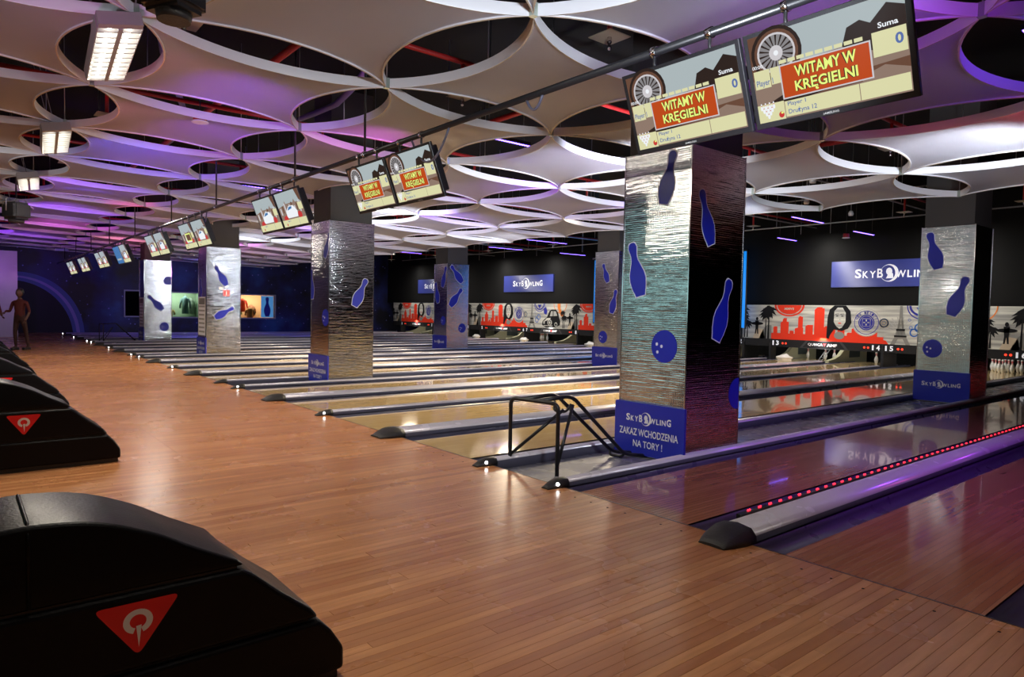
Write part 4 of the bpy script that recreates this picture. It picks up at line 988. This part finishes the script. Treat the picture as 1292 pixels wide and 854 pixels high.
for k, x in enumerate((-3.9, -.6, 3.2, 8.6)):
    t_ = thing('sprinkler_main', ['red main pipe across the pipes above the approach', 'red main pipe across the pipes above the monitor rail', 'red main pipe across the pipes above the nearest pillar', 'red main pipe at the edge of the foil ceiling'][k], 'pipe', (x, 0, 4.62))
    obj('pipe', TB([(0, -9, 0), (0, 33, 0)], .045, 8), MT['redpipe'], t_)
pc = mat('violet_conduit', (.18, .15, .28), .4)  # violet light falling on the ducts is put into their colour
for k, (a, b_) in enumerate((((.5, -3, 4.85), (1.2, 9, 5.0)), ((-2.6, 0, 4.9), (-.2, 12, 4.75)), ((3.0, -2.5, 4.75), (3.7, 4, 4.95)))):
    p = [Vector(a).lerp(Vector(b_), i/10)+Vector((.25*math.sin(i*.9+k), 0, .08*math.cos(i*1.3))) for i in range(11)]
    tag(obj('flexible_duct', TB(p, .05, 10), pc, None), ['wavy grey violet duct above the middle ceiling holes', 'wavy duct above the left ceiling holes', 'wavy duct over the nearest pillar'][k], 'duct')
# cable trays and conduits over the pin end
wc = mat('pale_conduit', (.45, .46, .47), .4, .4)
TR = [((10.2, 2.0, 4.15), (10.2, 26, 4.15)), ((12.6, -2, 4.35), (12.6, 30, 4.35)), ((15.0, -1, 4.05), (15.0, 28, 4.05)), ((9.6, 6.2, 4.25), (17.3, 6.2, 4.25)), ((9.6, 11.3, 4.3), (17.3, 11.3, 4.3)), ((9.6, 13.7, 4.2), (17.3, 13.7, 4.2)), ((9.6, 18.5, 4.2), (17.3, 18.5, 4.2)), ((9.6, 2.6, 4.3), (17.3, 2.6, 4.3)), ((9.6, 22.8, 4.2), (17.3, 22.8, 4.2))]
for k, (a, b_) in enumerate(TR):
    a, b_ = Vector(a), Vector(b_); t_ = thing('conduit', 'pale thin conduit over the pin end, %s' % ('crossing the lanes, the %s of three' % ('nearest', 'middle', 'farthest')[k] if k < 3 else 'running along lane %s' % NUM[16-int(a.y/2)]), 'conduit', (0, 0, 0))
    obj('pipe', TB([a, b_], .018, 6), wc, t_)
    n_ = int((b_-a).length/1.6)
    for i in range(n_):
        q = a.lerp(b_, (i+.5)/n_); obj('hanger_rod', TB([q-Vector((0, 0, .02 if i % 3 else .28)), (q.x, q.y, 5.6)], .007, 5), MT['galv'], t_)
def led_bar(x0, x1, y, z, label, n=18):
    t_ = thing('led_bar', label, 'light bar', (x0, y, z), group='violet LED bars')
    L_ = x1-x0
    obj('housing', BX(0, L_, -.035, .035, 0, .05), MT['black'], t_)
    bm = bmesh.new()
    for i in range(n): box(bm, (i+.2)*L_/n, (i+.8)*L_/n, -.022, .022, -.008, 0)
    o = obj('led_lens', bm, MT['led_v'], t_); o['kind'] = 'stuff'
    for x in (.12, L_-.12): obj('yoke', TB([(x, 0, .05), (x, 0, 5.6-z)], .008, 6), MT['black'], t_)
for q in ((12.2, 13.8, 4.25, 3.9, 'violet LED bar above lane fourteen, nearest of the three beside the right pillar'), (16.2, 17.35, 6.88, 3.9, 'violet LED bar above lane thirteen near the black wall'), (16.0, 17.3, 4.45, 3.9, 'violet LED bar above lane fifteen near the black wall'),
          (11.4, 13.3, 13.4, 3.9, 'violet LED bar seen left of the pillar behind the nearest pillar'), (12.2, 13.9, 16.6, 3.9, 'violet LED bar above the pillar strip before lanes seven and eight'), (15.8, 17.3, 16.4, 3.9, 'violet LED bar close to the black wall over lane nine'),
          (2.05, 2.95, 3.47, 3.95, 'violet LED bar in the ceiling hole right of the second monitor pair'), (10.9, 12.2, 21.5, 3.9, 'violet LED bar over lanes five and six'), (-2.1, -1.15, 12.9, 3.98, 'bright blue LED bar in a ceiling hole at the far left'),
          (.8, 2.0, 10.2, 3.95, 'blue LED bar in the hole behind the third monitor pair'), (2.75, 3.05, -2.68, 4.0, 'bright blue LED bar in the top right corner'), (3.45, 3.75, -2.62, 4.0, 'second blue LED bar at the top right edge')):
    led_bar(*q)
# red speakers hanging in holes
for x, y, z, d in ((-1.36, 5.02, 3.80, 'red ceiling speaker with round white face in a hole over the approach'), (16.3, 4.8, 3.75, 'small red ceiling speaker over the pin end of lane fourteen')):
    t_ = thing('ceiling_speaker', d, 'speaker', (x, y, z))
    bm = bmesh.new(); lathe(bm, [(.085, .02), (.085, .10), (.075, .13), (.02, .135)], 20); obj('speaker_body', bm, MT['redpipe'], t_)
    bm = bmesh.new(); lathe(bm, [(.10, 0), (.105, .012), (.09, .022)], 24); obj('speaker_face', bm, MT['mesh_rim'], t_)
    obj('cable', TB([(0, 0, .13), (0, 0, 1.8)], .008, 6), MT['black'], t_)
for x, y, d in ((8.17, 1.68, 'above lane sixteen at the ceiling edge'), (10.3, 2.9, 'over lane fifteen right of the ceiling edge'), (12.6, 6.2, 'over lane thirteen on the conduit'), (12.6, 3.0, 'over lane fifteen near the right pillar')):
    t_ = thing('ceiling_sensor', 'small white ceiling lamp head %s' % d, 'sensor', (x, y, 3.85))
    bm = bmesh.new(); lathe(bm, [(.05, 0), (.06, .05), (.04, .10), (.015, .12)], 12); obj('head', bm, MT['mesh_rim'], t_)
    obj('stem', TB([(0, 0, .1), (0, 0, 1.75)], .01, 6), MT['galv'], t_)

# ================================================================== FLUORESCENT FIXTURES, SPEAKERS
def fixture(y, label, on=True, x=-2.70, e=1.0):
    t_ = thing('louvre_lamp', label, 'lamp', (x, y, 3.74), rz=0, group='fluorescent louvre lamps over the approach')
    t_.rotation_euler = (0, math.radians(-12), -.082)
    bm = bmesh.new(); L_, W_ = .80, .165
    box(bm, -W_, W_, -L_, L_, .075, .085); box(bm, -W_-.008, -W_, -L_, L_, -.02, .085); box(bm, W_, W_+.008, -L_, L_, -.02, .085)
    box(bm, -W_, W_, -L_-.10, -L_, -.02, .085); box(bm, -W_, W_, L_, L_+.03, -.02, .085)
    obj('housing', bm, MT['housing'], t_)
    for s in (-1, 1): obj('tube', TB([(s*.075, -L_+.03, .03), (s*.075, L_-.03, .03)], .034, 10), MT['tube'], t_)
    obj('centre_rib', BX(-.018, .018, -L_, L_, -.032, .03), MT['louvre'], t_)
    for i in range(11):
        yy = -L_+(i+.5)*2*L_/11; obj('louvre_blade', BX(-W_, W_, yy-.010, yy+.010, -.030, .028), MT['louvre'], t_)
    obj('reflector', BX(-W_, W_, -L_, L_, .060, .065), mat('reflector', (.9, .9, .88), .2, .2, emit=.22 if on else .1, ecol=(1, .96, .86)), t_)
    for yy in (-.6, .6): obj('suspension', TB([(0, yy, .08), (0, yy, 1.8)], .005, 5), MT['galv'], t_)
    l_ = area('fluorescent_light', (x, y, 3.68), (x, y, 0), 95*e, (1, .90, .74), .3, 1.5)
fixture(2.85, 'bright twin tube louvre lamp in the big ceiling hole at top left')
fixture(7.35, 'second louvre lamp along the approach, smaller and dimmer', e=.8)
fixture(11.9, 'third louvre lamp, seen flat in a far ceiling hole', False, e=.6)
fixture(16.6, 'fourth louvre lamp at the left edge behind the black speaker', False, e=.6)
fixture(-1.7, 'louvre lamp above the nearest ball return', e=.35); fixture(-6.2, 'louvre lamp over the approach behind the camera', e=.2)
for x, y, z, s, d in ((-2.75, .33, 3.42, 1.0, 'black box speaker hanging at the top edge of the picture'), (-2.82, 13.3, 3.32, 1.35, 'black round stage lamp hanging at the far left over the approach')):
    t_ = thing('hanging_speaker', d, 'speaker', (x, y, z), rz=.5)
    bm = bmesh.new(); box(bm, -.13*s, .13*s, -.17*s, .17*s, -.12*s, .14*s); bmesh.ops.bevel(bm, geom=bm.edges[:], offset=.035*s, segments=3, affect='EDGES'); obj('cabinet', bm, MT['black'], t_)
    bm = bmesh.new(); lathe(bm, [(.10*s, -.17*s), (.11*s, -.12*s)], 20); obj('grille', bm, MT['rubber'], t_)
    obj('bracket', TB(rounded([(-.15*s, 0, 0), (-.15*s, 0, .2*s), (.15*s, 0, .2*s), (.15*s, 0, 0)], .04, 3), .012, 6), MT['galv'], t_)
    obj('stem', TB([(0, 0, .2*s), (0, 0, 2.1)], .015, 6), MT['black'], t_)

# ================================================================== PEOPLE (far away at the end of the approach)
def person(x, y, rz, shirt, trousers, label, reach):
    t_ = thing('person', label, 'person', (x, y, 0), rz=rz)
    J = [((0, 0, .98), .125, -1), ((0, .01, 1.15), .12, 0), ((0, 0, 1.38), .135, 1), ((0, 0, 1.50), .06, 2), ((0, .01, 1.56), .055, 3),
         ((.19, 0, 1.42), .062, 2), ((.27, .03, 1.14), .045, 5), ((.25, .20*reach, .95+.2*reach), .034, 6), ((.25, .27*reach, .90+.22*reach), .03, 7),
         ((-.19, 0, 1.42), .062, 2), ((-.26, -.02, 1.14), .045, 9), ((-.25, .12, .93), .034, 10), ((-.24, .16, .87), .03, 11),
         ((.10, 0, .90), .095, 0), ((.12, .04, .50), .062, 13), ((.12, 0, .10), .042, 14), ((.13, .15, .04), .035, 15),
         ((-.10, 0, .90), .095, 0), ((-.13, -.06, .50), .062, 17), ((-.14, -.14, .10), .042, 18), ((-.14, .01, .04), .035, 19)]
    me = bpy.data.meshes.new('body'); me.from_pydata([j[0] for j in J], [(j[2], i) for i, j in enumerate(J) if j[2] >= 0], [])
    o = link('body', me, None, t_)
    sk = o.modifiers.new('skin', 'SKIN'); sv = me.skin_vertices[0].data
    for i, j in enumerate(J): sv[i].radius = (j[1], j[1]*.85)
    sv[0].use_root = True
    o.modifiers.new('sub', 'SUBSURF').levels = 1
    bpy.context.view_layer.update()
    dg = bpy.context.evaluated_depsgraph_get(); me2 = bpy.data.meshes.new_from_object(o.evaluated_get(dg))
    o.modifiers.clear(); o.data = me2
    for q in (shirt, trousers, SKIN): me2.materials.append(q)
    for p in me2.polygons:
        c = p.center; p.use_smooth = True
        p.material_index = 2 if (c.z > 1.51 or (abs(c.x) > .17 and c.z < 1.12 and c.z > .8)) else (1 if c.z < 1.0 else 0)
    bm = bmesh.new(); bmesh.ops.create_uvsphere(bm, u_segments=16, v_segments=12, radius=.105)
    for v in bm.verts:
        v.co.z *= 1.22; v.co.x *= .86
        if v.co.y > .06 and abs(v.co.x) < .02 and abs(v.co.z) < .04: v.co.y += .025
        if v.co.z < -.05: v.co.x *= .85
    bmesh.ops.translate(bm, verts=bm.verts, vec=(0, .02, 1.68)); obj('head', bm, SKIN, t_, True)
    bm = bmesh.new(); bmesh.ops.create_uvsphere(bm, u_segments=14, v_segments=10, radius=.112); bmesh.ops.scale(bm, verts=bm.verts, vec=(.9, .95, 1.15)); bmesh.ops.translate(bm, verts=bm.verts, vec=(0, -.01, 1.71)); obj('hair', bm, MT['black'], t_, True)
    for s in (-1, 1):
        bm = bmesh.new(); box(bm, s*.13-.045, s*.13+.045, -.10 if s > 0 else -.22, .20 if s > 0 else .08, 0, .08); obj('shoe', bm, MT['black'], t_, bevel=.02)
        hx = .25*s; hy, hz = (.30*reach, .88+.23*reach) if s > 0 else (.18, .84)
        for f in range(5): obj('finger', TB([(hx+(f-2)*.014, hy-.01, hz+.01), (hx+(f-2)*.018, hy+.03, hz-.04-.008*(2-abs(f-2)))], .007, 5), SKIN, t_)
SKIN = mat('skin', (.10, .04, .03), .6)
person(-2.35, 20.2, 2.5, mat('red_shirt', (.07, .005, .005), .8), mat('dark_red_trousers', (.03, .006, .006), .8), 'person in a dark red top standing far down the approach before the pale wall', 1)
person(-2.98, 20.6, -1.0, mat('maroon_shirt', (.09, .01, .012), .8), mat('dark_trousers', (.03, .02, .03), .8), 'person in a maroon top at the far left edge before the pale wall', .4)
# second ramp frame far away by the galaxy wall
t_ = thing('bowling_ramp', 'dark ball ramp far away on the strip beside the farthest pillar', 'ramp', (0, P*3, -.05))
obj('front_frame', TB(rounded([(.3, .3, 0), (.3, .3, .72), (.35, -.25, .72), (.35, -.25, 0)], .07, 4), .016, 6), MT['black'], t_)
for dy in (.1, -.07): obj('rail', TB([(.33, dy, .72), (.8, dy, .74), (1.5, dy, .03)], .016, 6), MT['black'], t_)
obj('brace', TB([(.3, .3, .1), (.7, .1, .6)], .012, 6), MT['black'], t_); obj('brace', TB([(.35, -.25, .1), (.7, .0, .6)], .012, 6), MT['black'], t_)
